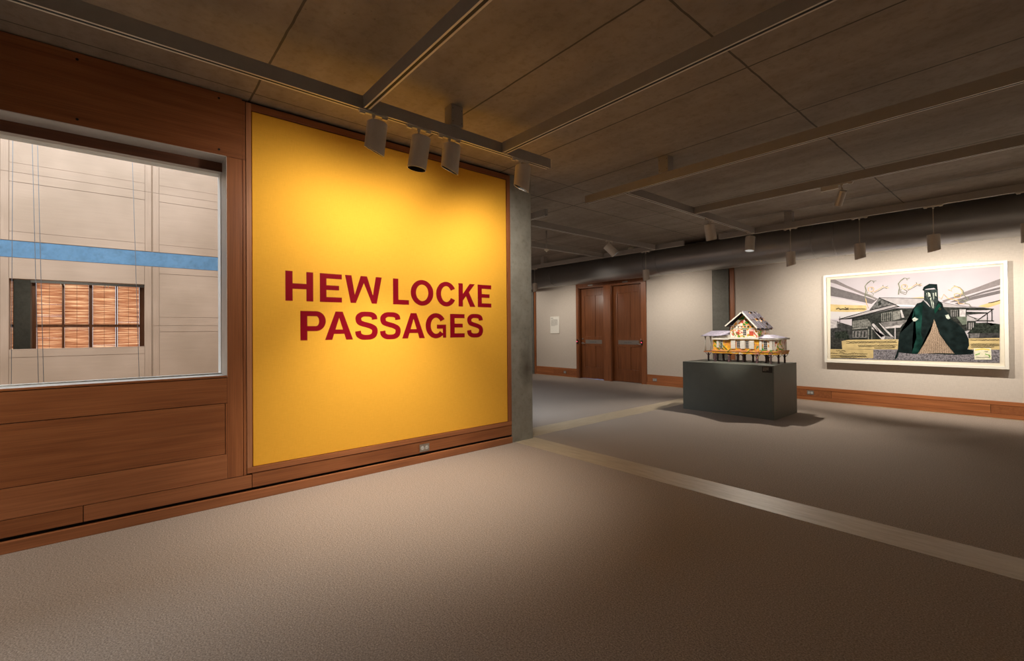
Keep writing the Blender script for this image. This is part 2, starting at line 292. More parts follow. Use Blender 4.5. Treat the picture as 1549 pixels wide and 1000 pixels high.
ART_POLYS=[('sky',[(1.875,2.463),(4.196,2.472),(4.171,0.911),(1.853,0.891)]),
('cloud',[(1.871,2.111),(2.144,2.041),(2.465,1.919),(2.25,1.679),(1.865,1.675)]),
('ribbon',[(1.875,2.463),(1.953,2.456),(2.148,2.321),(2.321,2.215),(2.437,2.148),(2.621,2.04),(2.601,2.016),(2.415,2.117),(2.202,2.237),(1.98,2.361),(1.874,2.408)]),
('ribbon_dark',[(1.873,2.327),(2.036,2.256),(2.234,2.175),(2.425,2.09),(2.57,2.017),(2.631,2.039),(2.528,1.942),(2.361,1.996),(2.199,2.045),(2.034,2.095),(1.871,2.138)]),
('paper',[(1.869,1.971),(2.032,1.951),(2.444,1.92),(2.454,1.836),(2.401,1.805),(2.142,1.805),(1.867,1.825)]),
('ribbon',[(4.194,2.269),(4.082,2.22),(3.945,2.156),(3.773,2.08),(3.668,2.02),(3.502,1.95),(3.527,1.92),(3.643,1.976),(3.788,2.023),(3.944,2.079),(4.192,2.168)]),
('ribbon_dark',[(4.192,2.136),(4.021,2.085),(3.851,2.019),(3.659,1.953),(3.593,1.917),(3.707,1.926),(3.85,1.992),(4.02,2.052),(4.191,2.099)]),
('ribbon_dark',[(4.191,2.083),(3.944,2.019),(3.827,1.982),(3.658,1.891),(3.706,1.87),(3.826,1.932),(4.191,2.03)]),
('paper',[(4.189,1.929),(4.093,1.896),(3.934,1.834),(4.055,1.806),(4.189,1.865)]),
('paper',[(3.089,2.022),(3.259,2.033),(3.272,1.999),(3.117,2.009)]),
('grey_mid',[(1.865,1.658),(1.96,1.639),(2.028,1.604),(2.215,1.534),(2.214,1.444),(1.863,1.446)]),
('grey_dark',[(1.863,1.478),(2.215,1.541),(2.212,1.25),(1.86,1.26)]),
('grey_dark',[(1.988,1.577),(2.061,1.592),(2.215,1.534),(2.214,1.444),(1.986,1.445)]),
('grey_light',[(1.865,1.655),(1.971,1.626),(1.97,1.504),(1.863,1.492)]),
('grass',[(1.861,1.301),(2.168,1.283),(2.352,1.265),(2.057,1.235),(2.055,1.074),(1.858,1.069)]),
('hedge',[(1.935,1.416),(2.137,1.436),(2.179,1.276),(1.939,1.288)]),
('house_dark',[(2.217,1.666),(2.868,1.85),(3.279,1.833),(3.526,1.835),(3.801,1.779),(3.801,1.435),(3.802,1.428),(2.919,1.277),(2.212,1.263)]),
('wall_board',[(2.227,1.626),(2.462,1.66),(2.508,1.595),(2.522,1.442),(2.523,1.524),(2.226,1.501)]),
('house_dark',[(2.249,1.615),(2.256,1.615),(2.254,1.454),(2.247,1.452)]),
('house_dark',[(2.28,1.619),(2.288,1.618),(2.286,1.454),(2.278,1.451)]),
('house_dark',[(2.311,1.622),(2.319,1.622),(2.317,1.454),(2.309,1.451)]),
('house_dark',[(2.342,1.625),(2.35,1.625),(2.348,1.454),(2.34,1.451)]),
('house_dark',[(2.373,1.628),(2.381,1.628),(2.379,1.453),(2.371,1.451)]),
('house_dark',[(2.404,1.632),(2.411,1.632),(2.409,1.453),(2.402,1.451)]),
('house_dark',[(2.435,1.635),(2.442,1.635),(2.44,1.453),(2.432,1.45)]),
('house_dark',[(2.465,1.638),(2.472,1.638),(2.47,1.453),(2.463,1.45)]),
('house_dark',[(2.495,1.641),(2.503,1.641),(2.5,1.453),(2.493,1.45)]),
('wall_board',[(2.22,1.488),(2.46,1.518),(2.465,1.486),(2.22,1.462)]),
('grey_mid',[(2.225,1.435),(2.449,1.447),(2.458,1.305),(2.223,1.303)]),
('house_dark',[(2.246,1.429),(2.268,1.429),(2.258,1.316),(2.239,1.316)]),
('house_dark',[(2.3,1.428),(2.322,1.428),(2.312,1.317),(2.293,1.317)]),
('house_dark',[(2.354,1.428),(2.375,1.428),(2.365,1.317),(2.346,1.317)]),
('house_dark',[(2.407,1.428),(2.428,1.428),(2.418,1.317),(2.399,1.317)]),
('wall_board',[(2.465,1.473),(2.481,1.473),(2.478,1.276),(2.463,1.276)]),
('wall_board',[(2.518,1.498),(2.531,1.498),(2.528,1.273),(2.516,1.273)]),
('grey_light',[(2.529,1.569),(2.554,1.575),(2.724,1.344),(2.708,1.275),(2.668,1.274),(2.527,1.479),(2.528,1.511),(2.658,1.319),(2.688,1.319),(2.528,1.543)]),
('grey_light',[(2.631,1.58),(2.646,1.58),(2.847,1.32),(2.841,1.282),(2.725,1.433)]),
('grey_mid',[(2.724,1.344),(2.842,1.32),(2.846,1.28),(2.718,1.275)]),
('wall_board',[(2.669,1.757),(2.828,1.789),(2.826,1.614),(2.667,1.611)]),
('house_dark',[(2.684,1.754),(2.701,1.756),(2.699,1.621),(2.682,1.619)]),
('house_dark',[(2.713,1.759),(2.73,1.761),(2.728,1.621),(2.711,1.619)]),
('house_dark',[(2.742,1.765),(2.759,1.767),(2.757,1.62),(2.74,1.618)]),
('house_dark',[(2.771,1.77),(2.787,1.772),(2.786,1.62),(2.769,1.617)]),
('house_dark',[(2.799,1.775),(2.816,1.777),(2.814,1.619),(2.797,1.617)]),
('wall_board',[(2.838,1.789),(2.944,1.81),(2.942,1.648),(2.836,1.626)]),
('grey_light',[(2.944,1.81),(2.964,1.815),(3,1.672),(2.962,1.673)]),
('grey_mid',[(2.656,1.592),(3.056,1.633),(2.941,1.512),(2.725,1.476)]),
('grey_light',[(2.726,1.502),(2.97,1.549),(2.941,1.493),(2.735,1.476)]),
('grey_light',[(2.859,1.495),(2.875,1.495),(2.872,1.28),(2.856,1.28)]),
('roof_edge',[(2.642,2.06),(3.281,2.007),(3.506,1.925),(3.706,1.861),(3.856,1.832),(4.122,1.785),(4.103,1.767),(3.526,1.821),(3.11,1.853),(2.926,1.867),(2.485,1.802),(2.642,2.06)]),
('roof_grey',[(2.652,2.051),(3.281,1.999),(3.506,1.918),(3.706,1.855),(3.848,1.826),(4.055,1.806),(3.526,1.835),(3.171,1.868),(2.926,1.891)]),
('roof_pale',[(2.883,1.918),(3.171,1.886),(3.17,1.856),(2.926,1.875)]),
('gable',[(2.637,2.045),(2.844,1.917),(2.67,1.878),(2.49,1.83)]),
('house_dark',[(2.623,1.982),(2.666,1.993),(2.671,1.922),(2.625,1.909)]),
('roof_edge',[(2.868,1.915),(2.94,1.878),(2.228,1.666),(2.006,1.658),(2,1.672),(2.464,1.816)]),
('roof_grey',[(2.854,1.911),(2.907,1.884),(2.228,1.699),(2.062,1.673),(2.464,1.805)]),
('house_dark',[(3.518,1.841),(4.103,1.788),(4.122,1.777),(4.039,1.769),(3.517,1.778)]),
('grey_mid',[(3.608,1.786),(3.697,1.783),(3.696,1.671),(3.606,1.673)]),
('house_dark',[(3.624,1.78),(3.634,1.78),(3.633,1.673),(3.623,1.673)]),
('house_dark',[(3.649,1.779),(3.658,1.779),(3.657,1.672),(3.647,1.672)]),
('house_dark',[(3.673,1.778),(3.683,1.778),(3.681,1.671),(3.672,1.671)]),
('grey_light',[(3.717,1.795),(3.793,1.79),(3.788,1.668),(3.716,1.67)]),
('wall_green',[(3.68,1.669),(3.801,1.666),(3.802,1.54),(3.75,1.53),(3.68,1.66)]),
('house_dark',[(3.8,1.751),(4.039,1.731),(4.039,1.713),(3.8,1.701)]),
('roof_grey',[(3.803,1.679),(4.112,1.594),(4.045,1.587),(3.802,1.596)]),
('house_dark',[(3.806,1.592),(3.908,1.593),(3.91,1.435),(3.804,1.435)]),
('grey_light',[(3.826,1.568),(3.834,1.567),(3.833,1.451),(3.824,1.452)]),
('grey_light',[(3.849,1.567),(3.858,1.567),(3.856,1.451),(3.848,1.451)]),
('grey_light',[(3.873,1.567),(3.881,1.567),(3.88,1.451),(3.871,1.451)]),
('hedge',[(3.884,1.556),(4.029,1.564),(4.089,1.509),(4.134,1.546),(4.181,1.534),(4.177,1.382),(3.801,1.382),(3.908,1.529)]),
('grey_dark',[(3.817,1.388),(4.177,1.393),(4.176,1.305),(3.82,1.308)]),
('grey_mid',[(3.834,1.382),(3.953,1.388),(3.941,1.314),(3.841,1.314)]),
('asphalt',[(2.543,1.076),(4.174,1.134),(4.172,0.91),(1.854,0.889)]),
('paper',[(2.046,1.237),(2.157,1.263),(2.904,1.28),(2.918,1.214),(2.897,1.096),(2.055,1.077)]),
('paper',[(1.856,1.076),(2.543,1.081),(2.541,0.919),(1.854,0.891)]),
('paper',[(3.824,1.302),(4.175,1.314),(4.173,1.123),(3.814,1.117)]),
('coat',[(3.26,1.975),(3.23,1.937),(3.175,1.92),(3.129,1.843),(3.095,1.745),(3.064,1.686),(3.113,1.602),(3.024,1.57),(2.972,1.504),(2.931,1.386),(2.912,1.251),(2.902,1.099),(2.855,0.939),(2.86,0.905),(2.9,0.964),(2.914,1.039),(3.144,1.016),(3.243,1.033),(3.436,1.026),(3.65,1.021),(3.868,1.041),(3.879,1.103),(3.803,1.122),(3.826,1.185),(3.82,1.293),(3.774,1.433),(3.697,1.549),(3.611,1.623),(3.607,1.686),(3.521,1.826),(3.506,1.904),(3.454,1.958),(3.362,1.823)]),
('coat_green',[(3.141,1.833),(3.254,1.936),(3.263,1.648),(3.309,1.419),(3.281,1.125),(3.194,1.025),(3.094,1.028),(3.16,1.32),(3.138,1.585),(3.102,1.668)]),
('coat',[(3.254,1.936),(3.362,1.807),(3.396,1.612),(3.257,1.174),(3.223,1.386)]),
('weave',[(3.398,1.635),(3.35,1.419),(3.25,1.174),(3.174,1.024),(3.436,1.046),(3.645,1.043),(3.555,1.189),(3.464,1.37)]),
('face',[(3.272,2.154),(3.45,2.157),(3.454,1.954),(3.403,1.805),(3.374,1.807),(3.308,1.94),(3.269,1.974)]),
('coat',[(3.262,2.138),(3.252,2.159),(3.272,2.21),(3.343,2.256),(3.444,2.241),(3.449,2.131),(3.402,2.18),(3.294,2.169)]),
('pale',[(3.3,2.096),(3.329,2.108),(3.353,2.086),(3.362,2.018),(3.338,2.035),(3.318,1.998)]),
('pale',[(3.382,2.091),(3.43,2.101),(3.434,2.029),(3.41,2.047),(3.395,1.967)]),
('pale',[(3.347,2.002),(3.367,2.017),(3.381,1.968),(3.399,1.902),(3.391,1.819),(3.372,1.846),(3.361,1.93)]),
('pale',[(3.106,1.645),(3.144,1.677),(3.191,1.643),(3.151,1.601),(3.121,1.608)]),
('pale',[(3.538,1.698),(3.58,1.713),(3.602,1.645),(3.579,1.627),(3.556,1.647)]),
('collar',[(3.398,1.799),(3.459,1.906),(3.493,1.866),(3.409,1.725)]),
('card',[(3.879,1.138),(4.079,1.148),(4.082,0.959),(3.886,0.951)]),
('card_gold',[(3.891,1.121),(3.982,1.14),(4.064,1.131),(4.063,1.109),(3.982,1.12),(3.893,1.101)]),
('card_green',[(3.894,1.036),(3.95,1.061),(3.948,1.044),(3.898,1.023)]),
('card_green',[(4.008,1.057),(4.059,1.036),(4.07,1.009),(4.054,0.975),(4.06,1.009),(4.043,1.03),(4.012,1.04)])]
ART_LINES=[('face',0.01,[(3.315,2.109),(3.323,2.004)]),
('face',0.01,[(3.406,2.102),(3.41,2.015)]),
('face',0.008,[(3.372,2.001),(3.382,1.855)]),
('sketch',0.012,[(2.523,2.385),(2.47,2.341),(2.431,2.285),(2.448,2.206),(2.434,2.129),(2.43,2.077)]),
('sketch',0.007,[(2.523,2.385),(2.564,2.371),(2.605,2.374)]),
('sketch',0.006,[(2.554,2.372),(2.564,2.333),(2.574,2.358)]),
('sketch_orange',0.008,[(2.506,2.26),(2.48,2.249),(2.481,2.197),(2.515,2.175),(2.557,2.185),(2.567,2.236),(2.542,2.26),(2.506,2.26)]),
('sketch',0.006,[(2.521,2.239),(2.537,2.245),(2.539,2.219),(2.523,2.216)]),
('sketch_orange',0.008,[(2.567,2.165),(2.623,2.2),(2.705,2.257),(2.784,2.226)]),
('sketch',0.007,[(2.572,2.146),(2.633,2.18),(2.714,2.231),(2.764,2.215)]),
('sketch',0.006,[(2.705,2.257),(2.7,2.29)]),
('sketch',0.006,[(2.735,2.242),(2.775,2.265)]),
('sketch',0.008,[(2.468,2.179),(2.457,2.114),(2.54,2.071),(2.561,2.134),(2.515,2.169)]),
('sketch',0.006,[(2.468,2.127),(2.54,2.109)]),
('sketch',0.012,[(3.009,2.389),(2.96,2.347),(2.924,2.294),(2.94,2.218),(2.927,2.144),(2.924,2.094)]),
('sketch',0.007,[(3.009,2.389),(3.046,2.376),(3.084,2.379)]),
('sketch',0.006,[(3.037,2.377),(3.046,2.339),(3.056,2.363)]),
('sketch_orange',0.008,[(2.993,2.269),(2.969,2.259),(2.97,2.209),(3.001,2.188),(3.039,2.198),(3.049,2.246),(3.026,2.269),(2.993,2.269)]),
('sketch',0.006,[(3.007,2.25),(3.021,2.255),(3.024,2.23),(3.009,2.227)]),
('sketch_orange',0.008,[(3.049,2.179),(3.101,2.212),(3.175,2.267),(3.248,2.237)]),
('sketch',0.007,[(3.053,2.16),(3.11,2.193),(3.184,2.242),(3.23,2.226)]),
('sketch',0.006,[(3.175,2.267),(3.171,2.298)]),
('sketch',0.006,[(3.203,2.252),(3.239,2.274)]),
('sketch',0.008,[(2.959,2.192),(2.948,2.13),(3.024,2.088),(3.044,2.148),(3.001,2.182)]),
('sketch',0.006,[(2.958,2.142),(3.024,2.125)]),
('sketch',0.008,[(2.43,2.077),(2.456,1.998),(2.445,1.972),(2.48,1.867)]),
('sketch_orange',0.006,[(2.438,2.051),(2.455,1.946),(2.475,1.874)]),
('sketch',0.008,[(3.654,2.198),(3.726,2.161),(3.765,2.103),(3.772,2.024),(3.811,1.989),(3.826,1.938),(3.787,1.924),(3.786,1.89),(3.833,1.877),(3.849,1.841)]),
('sketch_orange',0.007,[(3.583,2.133),(3.628,2.113),(3.62,2.147),(3.662,2.189),(3.726,2.15),(3.749,2.104),(3.752,2.048)]),
('sketch_orange',0.008,[(3.659,1.998),(3.656,2.054),(3.701,2.068),(3.74,2.038),(3.724,1.994),(3.659,1.998)]),
('sketch',0.008,[(3.66,2.02),(3.708,2.006),(3.756,2.042)]),
('sketch_orange',0.007,[(3.461,2.021),(3.494,1.974),(3.524,2.063),(3.577,1.986),(3.699,1.945),(3.706,1.894),(3.778,1.88)]),
('sketch',0.008,[(3.707,1.939),(3.763,1.947),(3.81,1.933)]),
('ink',0.014,[(1.963,1.869),(2.009,1.887),(2.031,1.859),(2.076,1.871),(2.12,1.856),(2.17,1.86)]),
('ink',0.012,[(2.109,1.896),(2.142,1.868),(2.165,1.887)]),
('roof_edge',0.008,[(3.919,1.593),(4.095,1.767)]),
('roof_edge',0.007,[(4.096,1.778),(4.093,1.595)]),
('roof_edge',0.007,[(4.043,1.72),(4.04,1.542)]),
('roof_edge',0.008,[(3.908,1.599),(4.116,1.589)]),
('roof_edge',0.006,[(3.808,1.695),(3.92,1.621)]),
('roof_edge',0.006,[(2.023,1.718),(2.022,1.59)]),
('ink',0.006,[(4.056,1.887),(4.093,1.891),(4.189,1.923)]),
('ink',0.006,[(2.124,1.226),(2.134,1.228),(2.143,1.224),(2.153,1.228),(2.163,1.229),(2.173,1.225),(2.183,1.219),(2.193,1.221),(2.203,1.221),(2.213,1.229),(2.222,1.225),(2.232,1.229),(2.242,1.23),(2.252,1.232),(2.262,1.23),(2.271,1.221),(2.281,1.223),(2.291,1.224),(2.3,1.224),(2.31,1.232),(2.32,1.231),(2.329,1.227),(2.339,1.226),(2.349,1.225),(2.358,1.225),(2.368,1.235),(2.377,1.229),(2.387,1.228),(2.396,1.231),(2.406,1.235),(2.415,1.232),(2.425,1.237),(2.434,1.226),(2.444,1.228),(2.453,1.232),(2.463,1.236),(2.472,1.228),(2.481,1.233),(2.491,1.229),(2.5,1.23),(2.51,1.234),(2.519,1.236),(2.528,1.234),(2.537,1.236),(2.547,1.24),(2.556,1.238),(2.565,1.232),(2.575,1.242),(2.584,1.243),(2.593,1.235),(2.602,1.24),(2.611,1.237),(2.62,1.238),(2.63,1.24),(2.639,1.232),(2.648,1.243),(2.657,1.24),(2.666,1.243),(2.675,1.238),(2.684,1.243),(2.693,1.242),(2.702,1.237),(2.711,1.243),(2.72,1.24),(2.729,1.236),(2.738,1.247),(2.747,1.247),(2.756,1.246),(2.765,1.239),(2.774,1.241),(2.783,1.246),(2.792,1.245),(2.801,1.248),(2.809,1.244),(2.818,1.25),(2.827,1.242),(2.836,1.24),(2.845,1.239),(2.854,1.242),(2.862,1.24),(2.871,1.252),(2.88,1.249)]),
('ink',0.006,[(2.123,1.192),(2.133,1.195),(2.143,1.2),(2.153,1.193),(2.163,1.198),(2.173,1.196),(2.183,1.203),(2.193,1.205),(2.203,1.202),(2.212,1.206),(2.222,1.203),(2.232,1.196),(2.242,1.205),(2.252,1.209),(2.261,1.209),(2.271,1.208),(2.281,1.2),(2.291,1.206),(2.3,1.207),(2.31,1.21),(2.32,1.199),(2.329,1.206),(2.339,1.209),(2.349,1.212),(2.358,1.212),(2.368,1.211),(2.377,1.205),(2.387,1.212),(2.397,1.213),(2.406,1.208),(2.416,1.211),(2.425,1.202),(2.435,1.214),(2.444,1.209),(2.453,1.206),(2.463,1.211),(2.472,1.204),(2.482,1.211),(2.491,1.214),(2.5,1.212),(2.51,1.217),(2.519,1.213),(2.528,1.215),(2.538,1.207),(2.547,1.208),(2.556,1.213),(2.566,1.219),(2.575,1.217),(2.584,1.217),(2.593,1.218),(2.602,1.218),(2.612,1.21),(2.621,1.22),(2.63,1.221),(2.639,1.21),(2.648,1.215),(2.657,1.21),(2.666,1.218),(2.675,1.212),(2.685,1.215),(2.694,1.214),(2.703,1.215),(2.712,1.218),(2.721,1.223),(2.73,1.222),(2.739,1.214),(2.748,1.214),(2.757,1.214),(2.766,1.222),(2.774,1.218),(2.783,1.217),(2.792,1.219),(2.801,1.217),(2.81,1.221),(2.819,1.22),(2.828,1.22),(2.837,1.225),(2.845,1.217),(2.854,1.217),(2.863,1.228),(2.872,1.218),(2.88,1.218),(2.889,1.222)]),
('ink',0.006,[(2.308,1.163),(2.318,1.152),(2.327,1.162),(2.337,1.152),(2.347,1.156),(2.356,1.164),(2.366,1.163),(2.375,1.157),(2.385,1.159),(2.395,1.157),(2.404,1.155),(2.414,1.164),(2.423,1.167),(2.433,1.156),(2.442,1.168),(2.452,1.157),(2.461,1.167),(2.471,1.159),(2.48,1.159),(2.49,1.159),(2.499,1.163),(2.508,1.159),(2.518,1.168),(2.527,1.163),(2.537,1.167),(2.546,1.16),(2.555,1.162),(2.565,1.167),(2.574,1.166),(2.583,1.173),(2.592,1.173),(2.602,1.166),(2.611,1.168),(2.62,1.164),(2.629,1.167),(2.638,1.174),(2.648,1.171),(2.657,1.166),(2.666,1.17),(2.675,1.177),(2.684,1.166),(2.693,1.167),(2.702,1.177),(2.711,1.171),(2.72,1.174),(2.729,1.169),(2.738,1.175),(2.747,1.176),(2.756,1.174),(2.765,1.168),(2.774,1.179),(2.783,1.179),(2.792,1.173),(2.801,1.17),(2.81,1.175),(2.819,1.177),(2.828,1.172),(2.837,1.173),(2.846,1.182),(2.854,1.172),(2.863,1.181),(2.872,1.18),(2.881,1.174),(2.89,1.179),(2.898,1.175)]),
('ink',0.006,[(2.318,1.138),(2.328,1.129),(2.338,1.138),(2.347,1.139),(2.357,1.135),(2.366,1.137),(2.376,1.135),(2.385,1.131),(2.395,1.133),(2.404,1.143),(2.414,1.139),(2.423,1.137),(2.433,1.138),(2.442,1.135),(2.452,1.139),(2.461,1.144),(2.471,1.142),(2.48,1.135),(2.489,1.142),(2.499,1.137),(2.508,1.134),(2.517,1.139),(2.526,1.139),(2.536,1.14),(2.545,1.145),(2.554,1.137),(2.564,1.143),(2.573,1.138),(2.582,1.146),(2.591,1.139),(2.6,1.141),(2.61,1.143),(2.619,1.146),(2.628,1.15),(2.637,1.142),(2.646,1.148),(2.655,1.144),(2.664,1.152),(2.673,1.153),(2.682,1.152),(2.691,1.144),(2.7,1.152),(2.709,1.144),(2.718,1.151),(2.727,1.148),(2.736,1.152),(2.745,1.149),(2.754,1.156),(2.763,1.152),(2.772,1.146),(2.781,1.156),(2.79,1.15),(2.799,1.154),(2.807,1.155),(2.816,1.159),(2.825,1.159),(2.834,1.148),(2.843,1.15),(2.851,1.151),(2.86,1.151),(2.869,1.149)]),
('ink',0.006,[(2.559,1.12),(2.568,1.114),(2.578,1.116),(2.587,1.115),(2.596,1.111),(2.606,1.114),(2.615,1.112),(2.624,1.123),(2.633,1.116),(2.642,1.116),(2.652,1.116),(2.661,1.118),(2.67,1.116),(2.679,1.123),(2.688,1.115),(2.697,1.122),(2.707,1.12),(2.715,1.117),(2.725,1.12),(2.734,1.125),(2.743,1.126),(2.752,1.125),(2.761,1.122),(2.77,1.118),(2.779,1.119),(2.788,1.126),(2.797,1.126),(2.806,1.122),(2.815,1.129),(2.823,1.127),(2.832,1.133),(2.841,1.131),(2.85,1.127),(2.859,1.125)]),
('ink',0.006,[(1.953,1.042),(1.964,1.047),(1.974,1.037),(1.985,1.043),(1.995,1.05),(2.006,1.052),(2.016,1.038),(2.027,1.038),(2.037,1.039),(2.048,1.044),(2.058,1.049),(2.069,1.053),(2.079,1.05),(2.09,1.051),(2.1,1.04),(2.11,1.04)]),
('ink',0.006,[(1.866,0.99),(1.877,1),(1.888,0.999),(1.899,0.998),(1.91,0.988),(1.921,1.001),(1.932,0.991),(1.943,0.993),(1.954,0.995),(1.964,0.989),(1.975,1)]),
('ink',0.006,[(2.009,0.994),(2.019,1.01),(2.03,1.012),(2.04,1.015),(2.05,1.003),(2.06,1.012),(2.07,1.015),(2.079,0.975),(2.09,1.005),(2.1,0.98),(2.11,0.988),(2.12,0.987),(2.13,0.991),(2.139,0.978),(2.149,0.981),(2.159,0.988),(2.169,0.995),(2.179,0.99),(2.189,0.989),(2.199,0.996),(2.209,0.999),(2.219,1.014),(2.228,0.985),(2.238,1),(2.248,1.018),(2.258,1.014),(2.267,0.984),(2.277,1.01),(2.287,1.005),(2.296,0.993),(2.306,0.986)]),
('ink',0.006,[(2.306,0.999),(2.316,0.998),(2.326,0.997),(2.336,1.006),(2.346,0.988),(2.356,1.006),(2.366,0.987),(2.376,1.004),(2.386,1.004),(2.395,0.99),(2.405,0.99),(2.415,1.003),(2.425,0.996),(2.435,0.998),(2.444,0.993),(2.454,1.005)]),
('ink',0.006,[(1.872,0.942),(1.882,0.94),(1.893,0.944),(1.903,0.942),(1.913,0.942),(1.924,0.95),(1.934,0.943),(1.945,0.944),(1.955,0.947),(1.966,0.954),(1.976,0.948),(1.986,0.944),(1.996,0.952),(2.007,0.948),(2.017,0.945),(2.027,0.949),(2.037,0.957),(2.048,0.949),(2.058,0.954),(2.068,0.947),(2.078,0.949),(2.088,0.954),(2.098,0.947),(2.109,0.951),(2.119,0.955),(2.129,0.948),(2.139,0.948),(2.149,0.948),(2.159,0.948),(2.169,0.952),(2.179,0.951),(2.189,0.953),(2.199,0.954),(2.209,0.948),(2.219,0.957),(2.229,0.961),(2.238,0.953),(2.248,0.956),(2.258,0.955),(2.268,0.955),(2.278,0.96),(2.288,0.961),(2.297,0.963),(2.307,0.953),(2.317,0.952),(2.327,0.955),(2.336,0.963),(2.346,0.952),(2.356,0.954),(2.365,0.958),(2.375,0.965),(2.385,0.955),(2.394,0.958),(2.404,0.958),(2.414,0.966),(2.423,0.957),(2.433,0.966)]),
('ink',0.006,[(2.02,0.932),(2.03,0.937),(2.04,0.934),(2.05,0.927),(2.06,0.93),(2.07,0.929),(2.081,0.936),(2.091,0.935),(2.101,0.932),(2.111,0.94),(2.121,0.936),(2.131,0.928),(2.141,0.932),(2.151,0.93),(2.161,0.938),(2.171,0.933),(2.181,0.932),(2.191,0.933),(2.201,0.937),(2.21,0.941),(2.22,0.943),(2.23,0.932),(2.24,0.932),(2.25,0.941),(2.26,0.935),(2.269,0.939),(2.279,0.937),(2.289,0.934),(2.299,0.941),(2.308,0.938),(2.318,0.943),(2.328,0.94),(2.338,0.946),(2.347,0.943),(2.357,0.943),(2.366,0.935),(2.376,0.946),(2.386,0.938),(2.395,0.947),(2.405,0.935),(2.415,0.946),(2.424,0.947),(2.434,0.946),(2.443,0.937)]),
('ink',0.006,[(1.865,0.901),(1.876,0.899),(1.886,0.903),(1.897,0.908),(1.907,0.906),(1.918,0.905),(1.928,0.899),(1.939,0.908),(1.949,0.908),(1.96,0.902),(1.97,0.91),(1.98,0.901),(1.991,0.909),(2.001,0.906),(2.011,0.905),(2.022,0.903),(2.032,0.912),(2.042,0.904),(2.053,0.911),(2.063,0.906),(2.073,0.914),(2.083,0.906),(2.093,0.913),(2.104,0.913),(2.114,0.915),(2.124,0.912),(2.134,0.912),(2.144,0.905),(2.154,0.91),(2.164,0.913),(2.174,0.906),(2.184,0.915),(2.194,0.915),(2.204,0.907),(2.214,0.908),(2.224,0.911),(2.234,0.908),(2.244,0.918),(2.254,0.909),(2.264,0.912),(2.274,0.912),(2.283,0.911)]),
('ink',0.006,[(3.84,1.282),(3.848,1.281),(3.855,1.281),(3.862,1.278),(3.87,1.277),(3.877,1.277),(3.884,1.279),(3.892,1.275),(3.899,1.274),(3.906,1.275),(3.914,1.283),(3.921,1.282),(3.928,1.281),(3.935,1.281),(3.943,1.277),(3.95,1.282),(3.957,1.277),(3.964,1.28),(3.971,1.28),(3.979,1.276),(3.986,1.274),(3.993,1.282),(4,1.28),(4.007,1.273),(4.014,1.282),(4.022,1.284),(4.029,1.283),(4.036,1.276),(4.043,1.277),(4.05,1.274),(4.057,1.279),(4.064,1.285),(4.071,1.282),(4.078,1.277),(4.085,1.281),(4.092,1.284),(4.099,1.281),(4.106,1.28),(4.113,1.282),(4.12,1.281),(4.127,1.284),(4.134,1.285),(4.141,1.277),(4.148,1.278),(4.155,1.281),(4.162,1.285),(4.169,1.283)]),
('ink',0.006,[(3.84,1.208),(3.847,1.204),(3.854,1.209),(3.862,1.204),(3.869,1.209),(3.876,1.213),(3.884,1.208),(3.891,1.209),(3.898,1.209),(3.905,1.207),(3.913,1.215),(3.92,1.211),(3.927,1.207),(3.935,1.214),(3.942,1.216),(3.949,1.214),(3.956,1.213),(3.963,1.212),(3.971,1.213),(3.978,1.21),(3.985,1.215),(3.992,1.213),(3.999,1.21),(4.006,1.211),(4.013,1.207),(4.021,1.207),(4.028,1.215),(4.035,1.214),(4.042,1.212),(4.049,1.212),(4.056,1.214),(4.063,1.209),(4.07,1.216),(4.077,1.213),(4.084,1.217),(4.091,1.209),(4.098,1.212),(4.105,1.208),(4.112,1.217),(4.119,1.211),(4.126,1.213),(4.133,1.219),(4.14,1.21),(4.147,1.21),(4.154,1.219),(4.161,1.209),(4.168,1.211)]),
('ink',0.006,[(3.847,1.185),(3.855,1.186),(3.862,1.189),(3.869,1.192),(3.877,1.187),(3.884,1.183),(3.891,1.19),(3.899,1.187),(3.906,1.19),(3.913,1.185),(3.92,1.182),(3.927,1.183),(3.935,1.19),(3.942,1.189),(3.949,1.194),(3.956,1.188),(3.964,1.184),(3.971,1.185),(3.978,1.193),(3.985,1.19),(3.992,1.194),(3.999,1.19),(4.006,1.185),(4.014,1.192),(4.021,1.186),(4.028,1.185),(4.035,1.186),(4.042,1.193),(4.049,1.185),(4.056,1.185),(4.063,1.185),(4.07,1.196),(4.077,1.196),(4.084,1.193),(4.091,1.191),(4.098,1.192),(4.105,1.196),(4.112,1.19),(4.119,1.19),(4.126,1.19),(4.133,1.192),(4.14,1.191),(4.147,1.19),(4.154,1.197),(4.161,1.193),(4.168,1.196)]),
('ink',0.006,[(3.847,1.164),(3.854,1.157),(3.862,1.162),(3.869,1.162),(3.877,1.163),(3.884,1.16),(3.891,1.165),(3.899,1.159),(3.906,1.166),(3.913,1.156),(3.921,1.165),(3.928,1.159),(3.935,1.161),(3.943,1.163),(3.95,1.164),(3.957,1.164),(3.964,1.16),(3.971,1.162),(3.979,1.162),(3.986,1.166),(3.993,1.162),(4,1.167),(4.008,1.164),(4.015,1.162),(4.022,1.163),(4.029,1.163),(4.036,1.163),(4.043,1.168),(4.05,1.159),(4.057,1.163),(4.065,1.162),(4.072,1.16),(4.079,1.166),(4.086,1.167),(4.093,1.168),(4.1,1.168),(4.107,1.168),(4.114,1.168)]),
